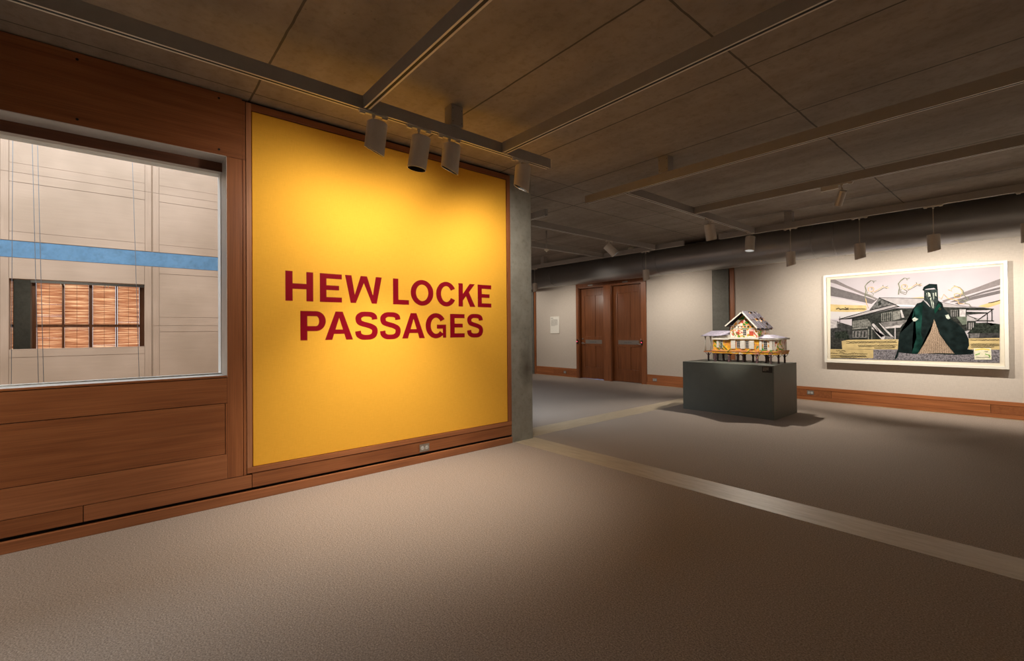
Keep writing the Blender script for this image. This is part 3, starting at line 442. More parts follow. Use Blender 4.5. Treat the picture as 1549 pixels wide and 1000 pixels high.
('ink',0.006,[(2.186,1.867),(2.196,1.863),(2.206,1.865),(2.217,1.864),(2.226,1.86),(2.237,1.864),(2.246,1.856),(2.256,1.857),(2.266,1.862),(2.276,1.855),(2.286,1.864),(2.296,1.864),(2.306,1.852),(2.316,1.864),(2.326,1.864),(2.336,1.853),(2.346,1.863),(2.355,1.855),(2.365,1.855),(2.375,1.859),(2.385,1.859),(2.394,1.849),(2.404,1.856),(2.414,1.857),(2.423,1.854),(2.433,1.85)]),
('ink',0.005,[(4.005,1.089),(4.013,1.09),(4.02,1.087),(4.028,1.091),(4.036,1.091),(4.044,1.092)]),
('ribbon',0.004,[(3.905,0.988),(3.913,0.992),(3.92,0.99),(3.927,0.992),(3.935,0.989),(3.942,0.994),(3.949,0.994),(3.957,0.992),(3.964,0.997),(3.971,0.995),(3.979,0.993),(3.986,0.994),(3.993,0.995),(4,0.992),(4.008,0.996),(4.015,0.994),(4.022,0.997),(4.029,0.999),(4.037,0.997),(4.044,0.999),(4.051,1),(4.058,0.999)]),
('ink',0.006,[(3.46,1.813),(3.474,1.835),(3.488,1.812),(3.474,1.79),(3.46,1.813)])]
# ------------------------------------------------------------------ floor, ceiling, shell
XR, YB, XL = 8.5, -5.0, -8.6
SX0, SX1 = 4.034, 4.415      # travertine strip along x
RY0, RY1 = -.49, -.075       # travertine strip along y
bm = boxes((-.0, XR, YB, SX0, -.05, 0), (-.0, XR, SX1, 11.6, -.05, 0), (XL, RY0, SX1, 11.6, -.05, 0), (RY1, 0, SX1, 11.6, -.05, 0), (XL, XR, YB, 11.6, -.12, -.05))
# the carpet stops at the travertine strips, the court is open
bm.free(); bm = boxes((0, XR, YB, SX0, -.12, 0), (RY1, XR, SX1, 11.6, -.12, 0), (XL, RY0, SX1, 11.6, -.12, 0))
struct('floor', bm, M['carpet'])
struct('trim_1', boxes((-.38, XR, SX0, SX1, -.12, .001)), M['trav_x'])
struct('trim_2', boxes((RY0, RY1, SX1, 10.82, -.12, .001)), M['trav_y'])
struct('trim_3', boxes((-4.80, -6.72, D-.05, D-.005, 0, .009), (-2.5, -.56, D-.05, D-.005, 0, .009), (-.12, XR, D-.05, D-.005, 0, .009)), M['trav_x'])
struct('ceiling', boxes((-.38, XR, YB, SX1, ZC, ZC+.3), (XL, XR, SX1, 11.2, ZC, ZC+.3)), M['ceiling'])
struct('wall_right', boxes((XR, XR+.15, YB, 11.2, 0, ZC)), M['linen'])
struct('wall_front', boxes((-.38, XR, YB-.15, YB, 0, ZC)), M['linen'])
struct('wall_far_left', boxes((XL-.15, XL, SX1, 11.2, 0, ZC)), M['linen'])

# ------------------------------------------------------------------ back wall
wb = struct('wall_back', boxes((XL, -4.80, D, D+.3, 0, ZC), (-4.80, -3.83, D, D+.3, 2.77, ZC), (-3.83, -3.57, D, D+.3, 0, ZC), (-3.57, -2.55, D, D+.3, 2.77, ZC), (-2.55, XR, D, D+.3, 0, ZC)), M['linen'])
def baseboard(x0, x1, joints):
    bm = bmesh.new(); yb = D-.004
    box(bm, x0, x1, yb-.020, yb, .222, .283)
    box(bm, x0, x1, yb-.024, yb, .012, .077)
    xs = [x0]+joints+[x1]
    for i in range(len(xs)-1):
        box(bm, xs[i]+.003, xs[i+1]-.003, yb-.015, yb, .08, .219, i % 2)
    box(bm, x0, x1, yb-.006, yb, .012, .28, 2)
    return bm
for x0, x1, j in ((-6.72, -4.895, [-5.9]), (-2.385, -.56, [-1.3]), (-.155, XR, [.9, 1.844, 4.059, 6.2])):
    o = struct('baseboard_back', baseboard(x0, x1, j), [M['oak_x'], M['oak_y'], M['gap']])
bevel(struct('trim_4', boxes((-.152, -.04, D-.03, D-.004, .286, ZC)), M['oak_z']))
bevel(struct('trim_5', boxes((-6.80, -6.72, D-.03, D-.004, 0, ZC)), M['oak_z']))
# stretched-linen panel seams
for x in (1.122,): struct('trim_6', boxes((x-.002, x+.002, D-.0015, D, .286, ZC)), M['linen'])
o = struct('concrete_column', boxes((-.548, -.152, D-.06, D-.002, 0, ZC)), M['column_far']); del o['kind']
tag(o, 'grey concrete column set in back wall behind the model house', 'column'); bevel(o, .006)
o = struct('concrete_column', boxes((-7.2, -6.80, D-.06, D-.002, 0, ZC)), M['column_far']); del o['kind']
tag(o, 'sliver of concrete column at far left end of back wall', 'column'); bevel(o, .006)

# ------------------------------------------------------------------ doors in the back wall
def text_bars(parent, x0, x1, z0, z1, y, n, m, name='lettering', dens=7):
    bm = bmesh.new(); rows = n; h = (z1-z0)/(rows*2-1 if rows > 1 else 1)
    for r in range(rows):
        zz = z1-(r*2+1)*h; x = x0; end = x1 if r < rows-1 or rows == 1 else x0+(x1-x0)*.6
        while x < end:
            w = random.uniform(.5, 1.6)*(x1-x0)/dens
            box(bm, x, min(x+w, end), y-.001, y, zz, zz+h*.8); x += w+(x1-x0)/dens*.28
    return mesh_obj(name, bm, m, parent)
def door(idx, x0, x1, hinge_right, loc):
    r = struct_root('door_%d' % idx, loc); yl = D+.09
    # leaf: stiles, rails and recessed panels
    zt = 2.765; z0 = .012
    w = x1-x0; sx = .14; mid = (x0+x1)/2
    bm = boxes((x0, x0+sx, yl, yl+.045, z0, zt), (x1-sx, x1, yl, yl+.045, z0, zt), (mid-.085, mid+.085, yl, yl+.045, .36, 2.55),
               (x0+sx, x1-sx, yl, yl+.045, z0, .36), (x0+sx, x1-sx, yl, yl+.045, 2.55, zt), (x0+sx, x1-sx, yl+.0003, yl+.045, 1.0, 1.29),
               (x0+sx, x1-sx, yl+.012, yl+.04, .36, 2.55))
    leaf = bevel(mesh_obj('door_leaf', bm, M['door_oak'], r), .004)
    pl = mesh_obj('sign_plate', boxes((x0+.16, x1-.13, yl-.004, yl, 1.075, 1.195)), M['plate_door'], leaf)
    text_bars(pl, mid-.13, mid+.13, 1.115, 1.15, yl-.004, 1, M['plate_dark'], 'lettering', 6)
    hx = x0+.05 if hinge_right else x1-.05; s = 1 if hinge_right else -1
    bm = bmesh.new(); cyl(bm, (hx, yl, 1.09), (hx, yl-.06, 1.09), .012, n=16); cyl(bm, (hx, yl-.055, 1.09), (hx+s*.14, yl-.055, 1.085), .010, n=12)
    cyl(bm, (hx, yl, 1.09), (hx, yl-.008, 1.09), .03, n=20); cyl(bm, (hx, yl, 1.22), (hx, yl-.014, 1.22), .024, n=20)
    mesh_obj('door_handle', bm, M['steel'], leaf)
    # casing
    bm = boxes((x0-.02, x0, D-.002, D+.3, 0, 2.79), (x1, x1+.02, D-.002, D+.3, 0, 2.79), (x0-.02, x1+.02, D-.002, D+.3, 2.77, 2.80))
    bevel(mesh_obj('door_jamb', bm, M['door_oak'], r), .002)
    rx = x0-.055 if hinge_right else x1+.05
    rd = bevel(mesh_obj('card_reader', boxes((rx-.025, rx+.025, D-.06, D-.03, 1.07, 1.20)), M['black'], r), .006)
    mesh_obj('indicator_light', boxes((rx-.008, rx+.008, D-.062, D-.059, 1.13, 1.15)), M['led_red'], rd)
    mesh_obj('name_plaque', boxes((mid-.09, mid+.09, D-.034, D-.030, 2.83, 2.87)), M['plate'], r)
    return r
door(1, -4.78, -3.85, True, (-4.3, D, 0)); door(2, -3.55, -2.57, False, (-3.06, D, 0))
cs = struct_root('trim_7', (-3.6, D, 0))
for n_, b_ in (('casing_stile', (-4.895, -4.80, D-.03, D-.003, 0, 2.80)), ('casing_stile', (-3.83, -3.57, D-.03, D-.003, 0, 2.80)), ('casing_stile', (-2.55, -2.39, D-.03, D-.003, 0, 2.80)), ('casing_head', (-4.895, -2.39, D-.03, D-.003, 2.803, 2.98))):
    bevel(mesh_obj(n_, boxes(b_), M['casing'], cs), .003)
lamp('light_behind_door', 'AREA', (-4.2, D+.5, .12), (-4.2, D-.3, 0), 6, (.25, .45, 1), size=.5)
struct('wall_behind_doors', boxes((-5.2, -2.2, D+.9, D+1.0, -.05, 3.0), (-5.3, -5.2, D+.3, D+1., -.05, 3.0), (-2.2, -2.1, D+.3, D+1., -.05, 3.0), (-5.3, -2.1, D+.3, D+1., 3., 3.1)), M['linen'])

# ------------------------------------------------------------------ outlets
def outlet(x, y, z, face, label, w=.125, h=.085, double=True):
    t = thing('power_outlet', label, 'outlet', (x, y, z))
    bm = bmesh.new(); q = .006
    if face == 'x': box(bm, x, x+q, y-w/2, y+w/2, z-h/2, z+h/2)
    else: box(bm, x-w/2, x+w/2, y-q, y, z-h/2, z+h/2)
    bevel(mesh_obj('cover_plate', bm, M['plate'], t), .002)
    for k in ((-1, 1) if double else (0,)):
        bm = bmesh.new(); s = k*w*.22
        if face == 'x': cyl(bm, (x+q, y+s, z), (x+q+.0025, y+s, z), h*.24, n=20)
        else: cyl(bm, (x+s, y-q, z), (x+s, y-q-.0025, z), h*.24, n=20)
        so = mesh_obj('socket', bm, M['socket_light'], t)
        bm = bmesh.new()
        for d in (-.008, .008):
            if face == 'x': box(bm, x+q+.0025, x+q+.0032, y+s+d-.002, y+s+d+.002, z-.006, z+.008)
            else: box(bm, x+s+d-.002, x+s+d+.002, y-q-.0032, y-q-.0025, z-.006, z+.008)
        mesh_obj('socket_slot', bm, M['black'], so)
outlet(.0125, 2.65, .168, 'x', 'steel double power outlet in the oak base under the yellow panel')
outlet(1.478, D-.0195, .163, 'y', 'small metal power outlet in baseboard to right of dark plinth')
outlet(-2.146, D-.0195, .150, 'y', 'small dark power outlet in baseboard between door and plinth')
outlet(-5.394, D-.0195, .150, 'y', 'single square outlet in baseboard below the far text label', .11, .085, False)

# ------------------------------------------------------------------ wall labels
t = thing('text_label', 'small white text panel alone on linen wall left of the doors', 'sign', (-5.83, D, 1.67))
bevel(mesh_obj('board', boxes((-6.03, -5.635, D-.02, D, 1.392, 1.945)), M['paper_white'], t), .002)
text_bars(t, -5.99, -5.90, 1.885, 1.905, D-.02, 1, M['plate_dark'], 'heading', 3)
text_bars(t, -5.99, -5.70, 1.64, 1.85, D-.02, 11, M['plate'], 'body_text', 9)

# ------------------------------------------------------------------ left wall with window and yellow panel
YW = 3.979   # end of oak wall, column starts
WY0, WY1, WZ0, WZ1 = -1.45, .7165, 1.113, 3.05
wl = struct('wall_left', boxes((-.36, -.03, YB, WY0, -.12, ZC), (-.36, -.03, WY0, WY1, -.12, WZ0), (-.36, -.03, WY0, WY1, WZ1, ZC), (-.36, -.03, WY1, YW, -.12, ZC)), M['gap'])
def pane_l(name, y0, y1, z0, z1, m, dx=0., x0=-.0299):
    return bevel(mesh_obj(name, boxes((x0, dx, y0, y1, z0, z1)), m, wl), .0015)
g = .0022
pane_l('header_board', YB, .835, WZ1, 3.592, M['oak_y']); pane_l('header_board_end', .8352, .862, WZ1, 3.578, M['oak_y'], -.001)
pane_l('window_stile', WY1, .839-g, .2276+g, WZ1-g, M['oak_z'])
pane_l('edge_stile', .839+g, .862, .2276+g, WZ1-g, M['oak_z'], -.001)
pane_l('upper_rail', YB, WY1-g/2, .8876+g, 1.108, M['oak_y'])
pane_l('lower_panel', YB, .7014-g, .444+g, .8876-g, M['oak_y'], -.003)
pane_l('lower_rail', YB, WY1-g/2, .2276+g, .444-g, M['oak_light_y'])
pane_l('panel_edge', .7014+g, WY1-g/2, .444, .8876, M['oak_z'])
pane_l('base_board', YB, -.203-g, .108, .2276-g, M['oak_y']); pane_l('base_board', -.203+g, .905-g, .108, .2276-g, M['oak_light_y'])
pane_l('base_board', .905+g, YW, .108, .238-g, M['oak_y'])
o = struct('baseboard_left', boxes((-.029, .014, YB, YW, 0, .082)), M['oak_light_y']); bevel(o, .004)
for y, z in ((-.235, 3.54), (-.235, 3.094), (.66, 3.543), (.66, 3.096)):
    bm = bmesh.new(); cyl(bm, (0, y, z), (.004, y, z), .009, n=20); cyl(bm, (.004, y, z), (.006, y, z), .005, n=6)
    mesh_obj('screw', bm, M['black'], wl)

# yellow fabric panel in its oak frame with the title
t = thing('title_panel', 'large yellow fabric wall panel with crimson exhibition title in oak frame', 'wall panel', (0, 2.42, 0))
Y0, Y1, Z0, Z1 = .912, 3.916, .291, 3.51
bevel(mesh_obj('fabric_panel', boxes((-.029, -.004, Y0+.003, Y1-.003, Z0+.003, Z1-.003)), M['yellow'], t), .003)
for n_, b_, m_ in (('frame_stile', (-.029, .004, .866, Y0-.004, .291, 3.575), 'oak_lit_z'), ('frame_stile', (-.029, .004, Y1+.004, YW, .291, 3.575), 'oak_z'),
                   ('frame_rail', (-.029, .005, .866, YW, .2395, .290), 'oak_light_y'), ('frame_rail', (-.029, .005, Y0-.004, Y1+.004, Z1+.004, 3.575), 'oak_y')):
    bevel(mesh_obj(n_, boxes(b_), M[m_], t), .002)
LX0, LX1 = -.004, -.0025
def arc(cy, cz, ry, rz, ty, tz, a0, a1, n=36):
    out = []
    for i in range(n):
        a = math.radians(a0+(a1-a0)*i/n); b = math.radians(a0+(a1-a0)*(i+1)/n)
        out.append([(cy+ry*math.cos(a), cz+rz*math.sin(a)), (cy+ry*math.cos(b), cz+rz*math.sin(b)), (cy+(ry-ty)*math.cos(b), cz+(rz-tz)*math.sin(b)), (cy+(ry-ty)*math.cos(a), cz+(rz-tz)*math.sin(a))])
    return out
def R(y0, y1, z0, z1): return [(y0, z0), (y1, z0), (y1, z1), (y0, z1)]
def stroke(pts, w):
    out = []; L = []
    for i, p in enumerate(pts):
        a = pts[max(0, i-1)]; b = pts[min(len(pts)-1, i+1)]; d = math.hypot(b[0]-a[0], b[1]-a[1]); nx, nz = -(b[1]-a[1])/d, (b[0]-a[0])/d
        ww = w[0]+(w[1]-w[0])*abs(nx) if isinstance(w, tuple) else w
        L.append(((p[0]+nx*ww/2, p[1]+nz*ww/2), (p[0]-nx*ww/2, p[1]-nz*ww/2)))
    for i in range(len(L)-1): out.append([L[i][0], L[i+1][0], L[i+1][1], L[i][1]])
    return out
def glyph(ch, y0, y1, zb, h=.284):
    """quads (y, z) of a bold grotesque capital between y0 and y1 on baseline zb"""
    w = y1-y0; zt = zb+h; s = .0635; q = .049; P = []
    if ch == 'H': P = [R(y0, y0+s, zb, zt), R(y1-s, y1, zb, zt), R(y0+s, y1-s, zb+h*.5-.026, zb+h*.5+.026)]
    if ch == 'E': P = [R(y0, y0+s, zb, zt), R(y0+s, y1, zt-q, zt), R(y0+s, y1-.028, zb+h*.5-.021, zb+h*.5+.025), R(y0+s, y1, zb, zb+q)]
    if ch == 'L': P = [R(y0, y0+s, zb, zt), R(y0+s, y1, zb, zb+q+.002)]
    if ch == 'W':
        a = .067; b = y0+w*.5
        P = [[(y0, zt), (y0+a, zt), (y0+w*.218+.028, zb), (y0+w*.145, zb)], [(b-.034, zt), (b, zt), (b-.001, zt-.072), (y0+w*.285, zb), (y0+w*.2, zb)][0:2]+[(b+.004, zt-.062), (y0+w*.282, zb), (y0+w*.185, zb)],
             [(b, zt), (b+.034, zt), (y1-w*.185, zb), (y1-w*.282, zb), (b-.004, zt-.062)], [(y1-a, zt), (y1, zt), (y1-w*.145, zb), (y1-w*.218-.028, zb)]]
    if ch == 'O': P = arc((y0+y1)/2, zb+h/2, w/2, h/2+.005, s+.003, q+.003, 0, 360, 64)
    if ch in 'CG':
        cy = (y0+y1)/2+ (.004 if ch == 'C' else 0); P = arc(cy, zb+h/2, cy-y0, h/2+.005, s+.003, q+.003, 28 if ch == 'C' else 32, 332 if ch == 'C' else 318, 56)
        if ch == 'G': P += [R(cy+.012, y1, zb+h*.5-.034, zb+h*.5+.012), R(y1-.045, y1, zb, zb+h*.5-.034)]
    if ch == 'K': P = [R(y0, y0+s, zb, zt), [(y1-.082, zt), (y1-.005, zt), (y0+s, zb+.075), (y0+s, zb+.155)], [(y0+s+.035, zb+.150), (y0+s+.083, zb+.192), (y1, zb), (y1-.078, zb)]]
    if ch == 'P':
        P = [R(y0, y0+s, zb, zt), R(y0+s, y1-.09, zt-q, zt), R(y0+s, y1-.09, zb+.09, zb+.09+q-.002)]
        P += arc(y1-.092, (zt+zb+.09)/2, .092, (zt-zb-.09)/2, s, q-.001, -90, 90, 30)
    if ch == 'A':
        b = (y0+y1)/2; P = [[(y0, zb), (y0+.07, zb), (b+.002, zt-.055), (b, zt), (b-.036, zt)], [(y1-.07, zb), (y1, zb), (b+.036, zt), (b, zt), (b-.002, zt-.055)], R(b-.075, b+.075, zb+.06, zb+.103)]
    if ch == 'S':
        cy = (y0+y1)/2; z = lambda v: zb+v*h; y = lambda v: y0+v*w
        ctl = [(.86, .735), (.83, .85), (.70, .915), (.50, .93), (.30, .915), (.155, .83), (.135, .725), (.19, .62), (.34, .565), (.52, .525), (.70, .475), (.84, .40), (.872, .28), (.82, .155), (.68, .085), (.49, .07), (.30, .085), (.155, .16), (.115, .30)]
        pts = []
        for i in range(len(ctl)-1):
            p0 = ctl[max(0, i-1)]; p1 = ctl[i]; p2 = ctl[i+1]; p3 = ctl[min(len(ctl)-1, i+2)]
            for k in range(4):
                u = k/4; f = lambda a, b, c, d: .5*(2*b+(c-a)*u+(2*a-5*b+4*c-d)*u*u+(3*b-a-3*c+d)*u**3)
                pts.append((y(f(p0[0], p1[0], p2[0], p3[0])), z(f(p0[1], p1[1], p2[1], p3[1]))))
        pts.append((y(ctl[-1][0]), z(ctl[-1][1])))
        P = stroke(pts, (.050, .062))
    return P
rows = (('H', 1.190, 1.442, 1.80), ('E', 1.505, 1.722, 1.80), ('W', 1.755, 2.153, 1.80), ('L', 2.284, 2.476, 1.80), ('O', 2.499, 2.792, 1.80), ('C', 2.830, 3.102, 1.80), ('K', 3.146, 3.396, 1.80), ('E', 3.436, 3.652, 1.80),
        ('P', 1.322, 1.560, 1.422), ('A', 1.553, 1.834, 1.422), ('S', 1.860, 2.104, 1.422), ('S', 2.133, 2.372, 1.422), ('A', 2.391, 2.675, 1.422), ('G', 2.688, 2.964, 1.422), ('E', 3.022, 3.232, 1.422), ('S', 3.271, 3.515, 1.422))
for ch, a, b_, zb in rows:
    bm = bmesh.new()
    for k_, q in enumerate(glyph(ch, a, b_, zb)): prism(bm, q, 'x', LX0, LX1+(k_ % 7)*.00004)
    mesh_obj('letter', bm, M['red_vinyl'], t)
# near column
o = struct('concrete_column', boxes((-.38, 0, YW+.002, 4.366, -.12, ZC)), M['column']); del o['kind']
tag(o, 'tall grey concrete column at the end of the yellow panel', 'column'); bevel(o, .006)

# window 1: lined opening onto the court
w = struct_root('window_1', (-.2, -.37, 1.1))
bm = boxes((-.27, .001, WY1-.004, WY1+.0005, WZ0, WZ1-.003), (-.43, -.272, WY1-.007, WY1+.0005, WZ0, WZ1-.003), (-.27, .001, WY0, WY0+.004, WZ0, WZ1-.003), (-.36, -.27, WY0, WY0+.03, WZ0, WZ1-.003))
bevel(mesh_obj('jamb_lining', bm, M['reveal'], w), .001)
bevel(mesh_obj('head_lining', boxes((-.205, .0005, WY0, WY1-.004, WZ1-.004, WZ1+.001), (-.40, -.215, WY0, WY1-.007, WZ1-.085, WZ1-.078)), M['reveal'], w), .001)
mesh_obj('head_recess', boxes((-.215, -.205, WY0, WY1-.004, WZ1-.085, WZ1)), M['oak_dark_y'], w)
bevel(mesh_obj('sill', boxes((-.42, -.012, WY0, WY1-.007, WZ0, WZ0+.012), (-.30, -.26, WY0, WY1-.004, WZ0+.012, WZ0+.022)), M['steel'], w), .002)
bevel(mesh_obj('sill_nosing', boxes((-.012, .004, WY0, WY1-.002, 1.112, 1.129)), M['oak_y'], w), .002)
mesh_obj('pane', boxes((-.286, -.280, WY0+.004, WY1-.004, WZ0+.02, WZ1-.08)), M['glass'], w)

# ------------------------------------------------------------------ the court beyond the window
XC = -12.4; CF = -4.5; CT = 8.6; CY0 = -9.0
struct('wall_court_near', boxes((-.40, -.38, CY0, WY0, CF, ZC), (-.40, -.38, WY0, WY1, CF, WZ0), (-.40, -.38, WY0, WY1, WZ1, ZC), (-.40, -.38, WY1, SX0, CF, ZC), (-.40, -.38, CY0, SX1, ZC, CT)), M['court_y'])
struct('wall_court_north', boxes((XC, -8.2, SX0+.02, SX1-.002, CF, CT), (-1.1, -.38, SX0+.02, SX1-.002, CF, CT), (-8.2, -1.1, SX0+.02, SX1-.002, CF, .9), (-8.2, -1.1, SX0+.02, SX1-.002, 3.4, CT)), M['court_y'])
struct('wall_court_south', boxes((XC, -.38, CY0-.2, CY0, CF, CT)), M['court_y'])
struct('floor_court', boxes((XC, -.38, CY0, SX0, CF-.1, CF)), M['trav_x'])
struct('ceiling_court', boxes((XC-.3, -.1, CY0-.2, SX1, CT, CT+.1)), M['court_plaster'])
OY0, OY1, OZ0, OZ1 = -2.118, .562, 1.126, 2.932
wo = struct('wall_court_far', boxes((XC-.28, XC-.012, CY0, OY0-.02, CF, CT), (XC-.28, XC-.012, OY1+.02, SX0, CF, CT), (XC-.28, XC-.012, OY0-.02, OY1+.02, CF, OZ0-.02), (XC-.28, XC-.012, OY0-.02, OY1+.02, OZ1+.02, CT)), M['court_seam'])
gp = .008
def cp(name, y0, y1, z0, z1, m, dx=0.):
    mesh_obj(name, boxes((XC-.012, XC+dx, y0+gp/2, y1-gp/2, z0+gp/2, z1-gp/2)), m, wo)
def bay(y0, y1, opening):
    """framed oak bay between seams y0 and y1"""
    st = .15
    for z0, z1 in ((3.90, 5.645), (5.645, CT), (CF, 1.73), (1.73, 3.465)):
        if opening and z0 in (CF, 1.73):
            continue
        cp('stile', y0, y0+st, z0, z1, M['court_z'], .006); cp('stile', y1-st, y1, z0, z1, M['court_z'], .006)
        r0, r1 = {3.90: (4.13, 5.40), 5.645: (5.885, 8.3), CF: (-2.5, 1.55), 1.73: (1.98, 3.27)}[z0]
        cp('rail', y0+st, y1-st, z0, r0, M['court_y'], .006); cp('rail', y0+st, y1-st, r1, z1, M['court_y'], .006)
        cp('panel', y0+st, y1-st, r0, r1, M['court_y'])
    if opening:
        cp('stile', y0, OY0, CF, 3.465, M['court_z'], .006); cp('stile', OY1, y1, CF, 3.465, M['court_z'], .006)
        cp('rail', OY0, OY1, OZ1, 3.465, M['court_y'], .006); cp('rail', OY0, OY1, .92, OZ0, M['court_y'], .006); cp('panel', OY0, OY1, CF, .92, M['court_y'])
bay(-2.266, .722, True); bay(.752, 3.74, False); bay(-5.27, -2.29, False); bay(-8.28, -5.3, False)
bevel(mesh_obj('concrete_band', boxes((XC-.012, XC-.004, CY0, SX0, 3.472, 3.893)), M['band'], wo), .002)
w2 = struct_root('window_2', (XC-.15, -.78, OZ0))
mesh_obj('window_lining', boxes((XC-.28, XC+.008, OY0-.012, OY0, OZ0-.01, OZ1+.01), (XC-.28, XC+.008, OY1, OY1+.012, OZ0-.01, OZ1+.01), (XC-.28, XC+.008, OY0, OY1, OZ1, OZ1+.012), (XC-.28, XC+.008, OY0, OY1, OZ0-.012, OZ0)), M['court_z'], w2)
# room beyond it with daylight windows and wooden blinds
XW = -17.5; W_ = (1, .90, .77)
struct('wall_west_room', boxes((XW-.2, XC-.28, -4.6, -4.5, -.1, 3.7), (XW-.2, XC-.28, 1.6, 1.7, -.1, 3.7), (XW-.2, XW-.1, -4.5, -3.3, -.1, 3.7), (XW-.2, XW-.1, .83, 1.6, -.1, 3.7), (XW-.2, XW-.1, -3.3, .83, -.1, .55), (XW-.2, XW-.1, -3.3, .83, 3.40, 3.7)), M['oak_dark_y'])
struct('floor_west_room', boxes((XW-.2, XC-.28, -4.6, 1.7, -.2, -.1)), M['carpet'])
struct('ceiling_west_room', boxes((XW-.2, XC-.28, -4.6, 1.7, 3.7, 3.8)), M['ceiling'])
w3 = struct_root('window_3', (XW, -.78, 1.1))
cols = ((-2.85, -2.651), (-2.12, -1.498), (-1.44, -.817), (-.721, -.096), (-.05, .575))
bm = bmesh.new(); prev = -3.3
for a, b_ in cols + ((.83, .84),):
    box(bm, XW-.12, XW+.03, prev, a, .55, 3.40); prev = b_
box(bm, XW-.12, XW+.035, -3.3, .83, 1.752, 1.843); box(bm, XW-.12, XW+.02, -3.3, .83, .55, .62)
box(bm, XW-.12, XW+.02, -3.3, .83, 3.27, 3.40); mesh_obj('window_frame', bm, M['oak_z'], w3)
for a, b_ in cols:
    for z0, z1 in ((1.843, 3.30), (.60, 1.79)):
        bm = bmesh.new(); z = z0+.02; i = 0
        while z < z1-.012:
            tilt = math.radians(random.choice((48, 55, 62, 68, 74, 80, 84))); hw = .029
            c_, s_ = math.cos(tilt)*hw, math.sin(tilt)*hw; ya, yb = a+.004, b_-.004; xm = XW-.05
            v = [bm.verts.new(p) for p in ((xm-c_, ya, z-s_), (xm-c_, yb, z-s_), (xm+c_, yb, z+s_), (xm+c_, ya, z+s_))]
            bm.faces.new(v); z += .046
        for yy in (a+(b_-a)*.5,): box(bm, XW-.012, XW-.009, yy-.004, yy+.004, z0+.01, z1-.01, 1)
        mesh_obj('blind', bm, [M['blind'], M['oak_dark_y']], w3)
lamp('west_room_fill', 'SPOT', (-14.2, -1.6, 3.5), (-17.4, -1.3, 1.5), 90, W_, spot_size=math.radians(120), spot_blend=1., shadow_soft_size=.1)  # unseen fill added to brighten the far column, mullions and blinds
o = mesh_obj('concrete_column', boxes((-17.3, -16.95, -2.577, -2.20, -.1, 3.7)), M['column_far']); tag(o, 'dark concrete column in the far room seen through both windows', 'column')
t = thing('light_track', 'grey light track at the head of the far blinds across the court', 'light track', (-16.9, -.7, 3.2))
bevel(mesh_obj('rail', boxes((-16.95, -16.85, -2.19, .80, 3.20, 3.32)), M['grey_room'], t), .004)
for yy in (-1.45, -.33): mesh_obj('bracket', boxes((-16.90, -16.86, yy-.05, yy-.03, 3.14, 3.7), (-16.90, -16.86, yy+.03, yy+.05, 3.14, 3.7)), M['paper_white'], t)
for i, (ya, yb) in enumerate(((-1.285, -1.295), (-1.05, -1.0), (-.99, -.94), (.205, .268))):
    bm = bmesh.new(); zt_, zb_ = 3.67, .92; k = (yb-ya)/(zt_-zb_)
    cyl(bm, (-6, ya-k*(CT-zt_), CT), (-6, yb+k*(zb_-CF), CF), .0042, n=8)
    o = mesh_obj('hanging_cable', bm, M['cable'])
    tag(o, ('leftmost thin steel cable hanging in the court outside the window', 'left cable of the close pair hanging outside the window', 'right cable of the close pair hanging outside the window', 'rightmost thin cable hanging in the court near the window jamb')[i], 'cable', 'steel cables hanging in the court')

# ------------------------------------------------------------------ light tracks
def track(axis, c, a0, a1, label, boxes_at=(), z=ZT):
    w, h = .027, .105; mid = (a0+a1)/2
    loc = (c, mid, z) if axis == 'y' else (mid, c, z)
    t = thing('light_track', label, 'light track', loc, 'ceiling light tracks')
    bm = bmesh.new()
    prof = [(c-w, z), (c-w, z+h), (c+w, z+h), (c+w, z), (c+.011, z), (c+.011, z+.032), (c-.011, z+.032), (c-.011, z)]
    if axis == 'y': # profile in x-z, extrude along y
        prism(bm, prof, 'y', a0, a1)
    else: prism(bm, prof, 'x', a0, a1)
    mesh_obj('rail', bm, M['track'], t)
    bm = bmesh.new(); b1 = (c-.0105, c+.0105)
    for s0, s1 in (((c-.026), (c-.0125)), ((c+.0125), (c+.026))):
        if axis == 'y': box(bm, s0, s1, a0+.02, a1-.02, z-.0012, z-.0002)
        else: box(bm, a0+.02, a1-.02, s0, s1, z-.0012, z-.0002)
    mesh_obj('lip', bm, M['track_edge'], t)
    bm = bmesh.new()
    if axis == 'y': box(bm, b1[0], b1[1], a0+.02, a1-.04, z+.0005, z+.030)
    else: box(bm, a0+.02, a1-.02, b1[0], b1[1], z+.0005, z+.030)
    mesh_obj('conductor_slot', bm, M['black'], t)
    for p in boxes_at:
        bm = bmesh.new()
        if axis == 'y': box(bm, c-.06, c+.06, p-.065, p+.065, z+h, ZC-.001)
        else: box(bm, p-.065, p+.065, c-.06, c+.06, z+h, ZC-.001)
        bx_ = bevel(mesh_obj('junction_box', bm, M['track'], t), .003)
        for dz in (.03, .15):
            for s in (-.05, .05):
                bm = bmesh.new()
                if axis == 'y': cyl(bm, (c+.06, p+s, z+h+dz), (c+.062, p+s, z+h+dz), .004, n=8)
                else: cyl(bm, (p+s, c-.06, z+h+dz), (p+s, c-.062, z+h+dz), .004, n=8)
                mesh_obj('screw', bm, M['black'], bx_)
track('y', 1.06, YB+.1, 3.655, 'long ceiling light track parallel to the oak wall carrying four spotlights', (2.39,))
track('x', 1.523, 1.095, XR-.2, 'ceiling light track branching off above the leftmost spotlight')
track('x', 2.9765, 1.095, XR-.2, 'ceiling light track branching off just before the column end spotlight')
track('x', 5.072, .402, XR-.2, 'mid room ceiling light track with bare junction box, no spotlights', (1.66,))
track('y', 1.062, 5.107, 9.155, 'ceiling light track running from mid room to the back wall over the plinth')
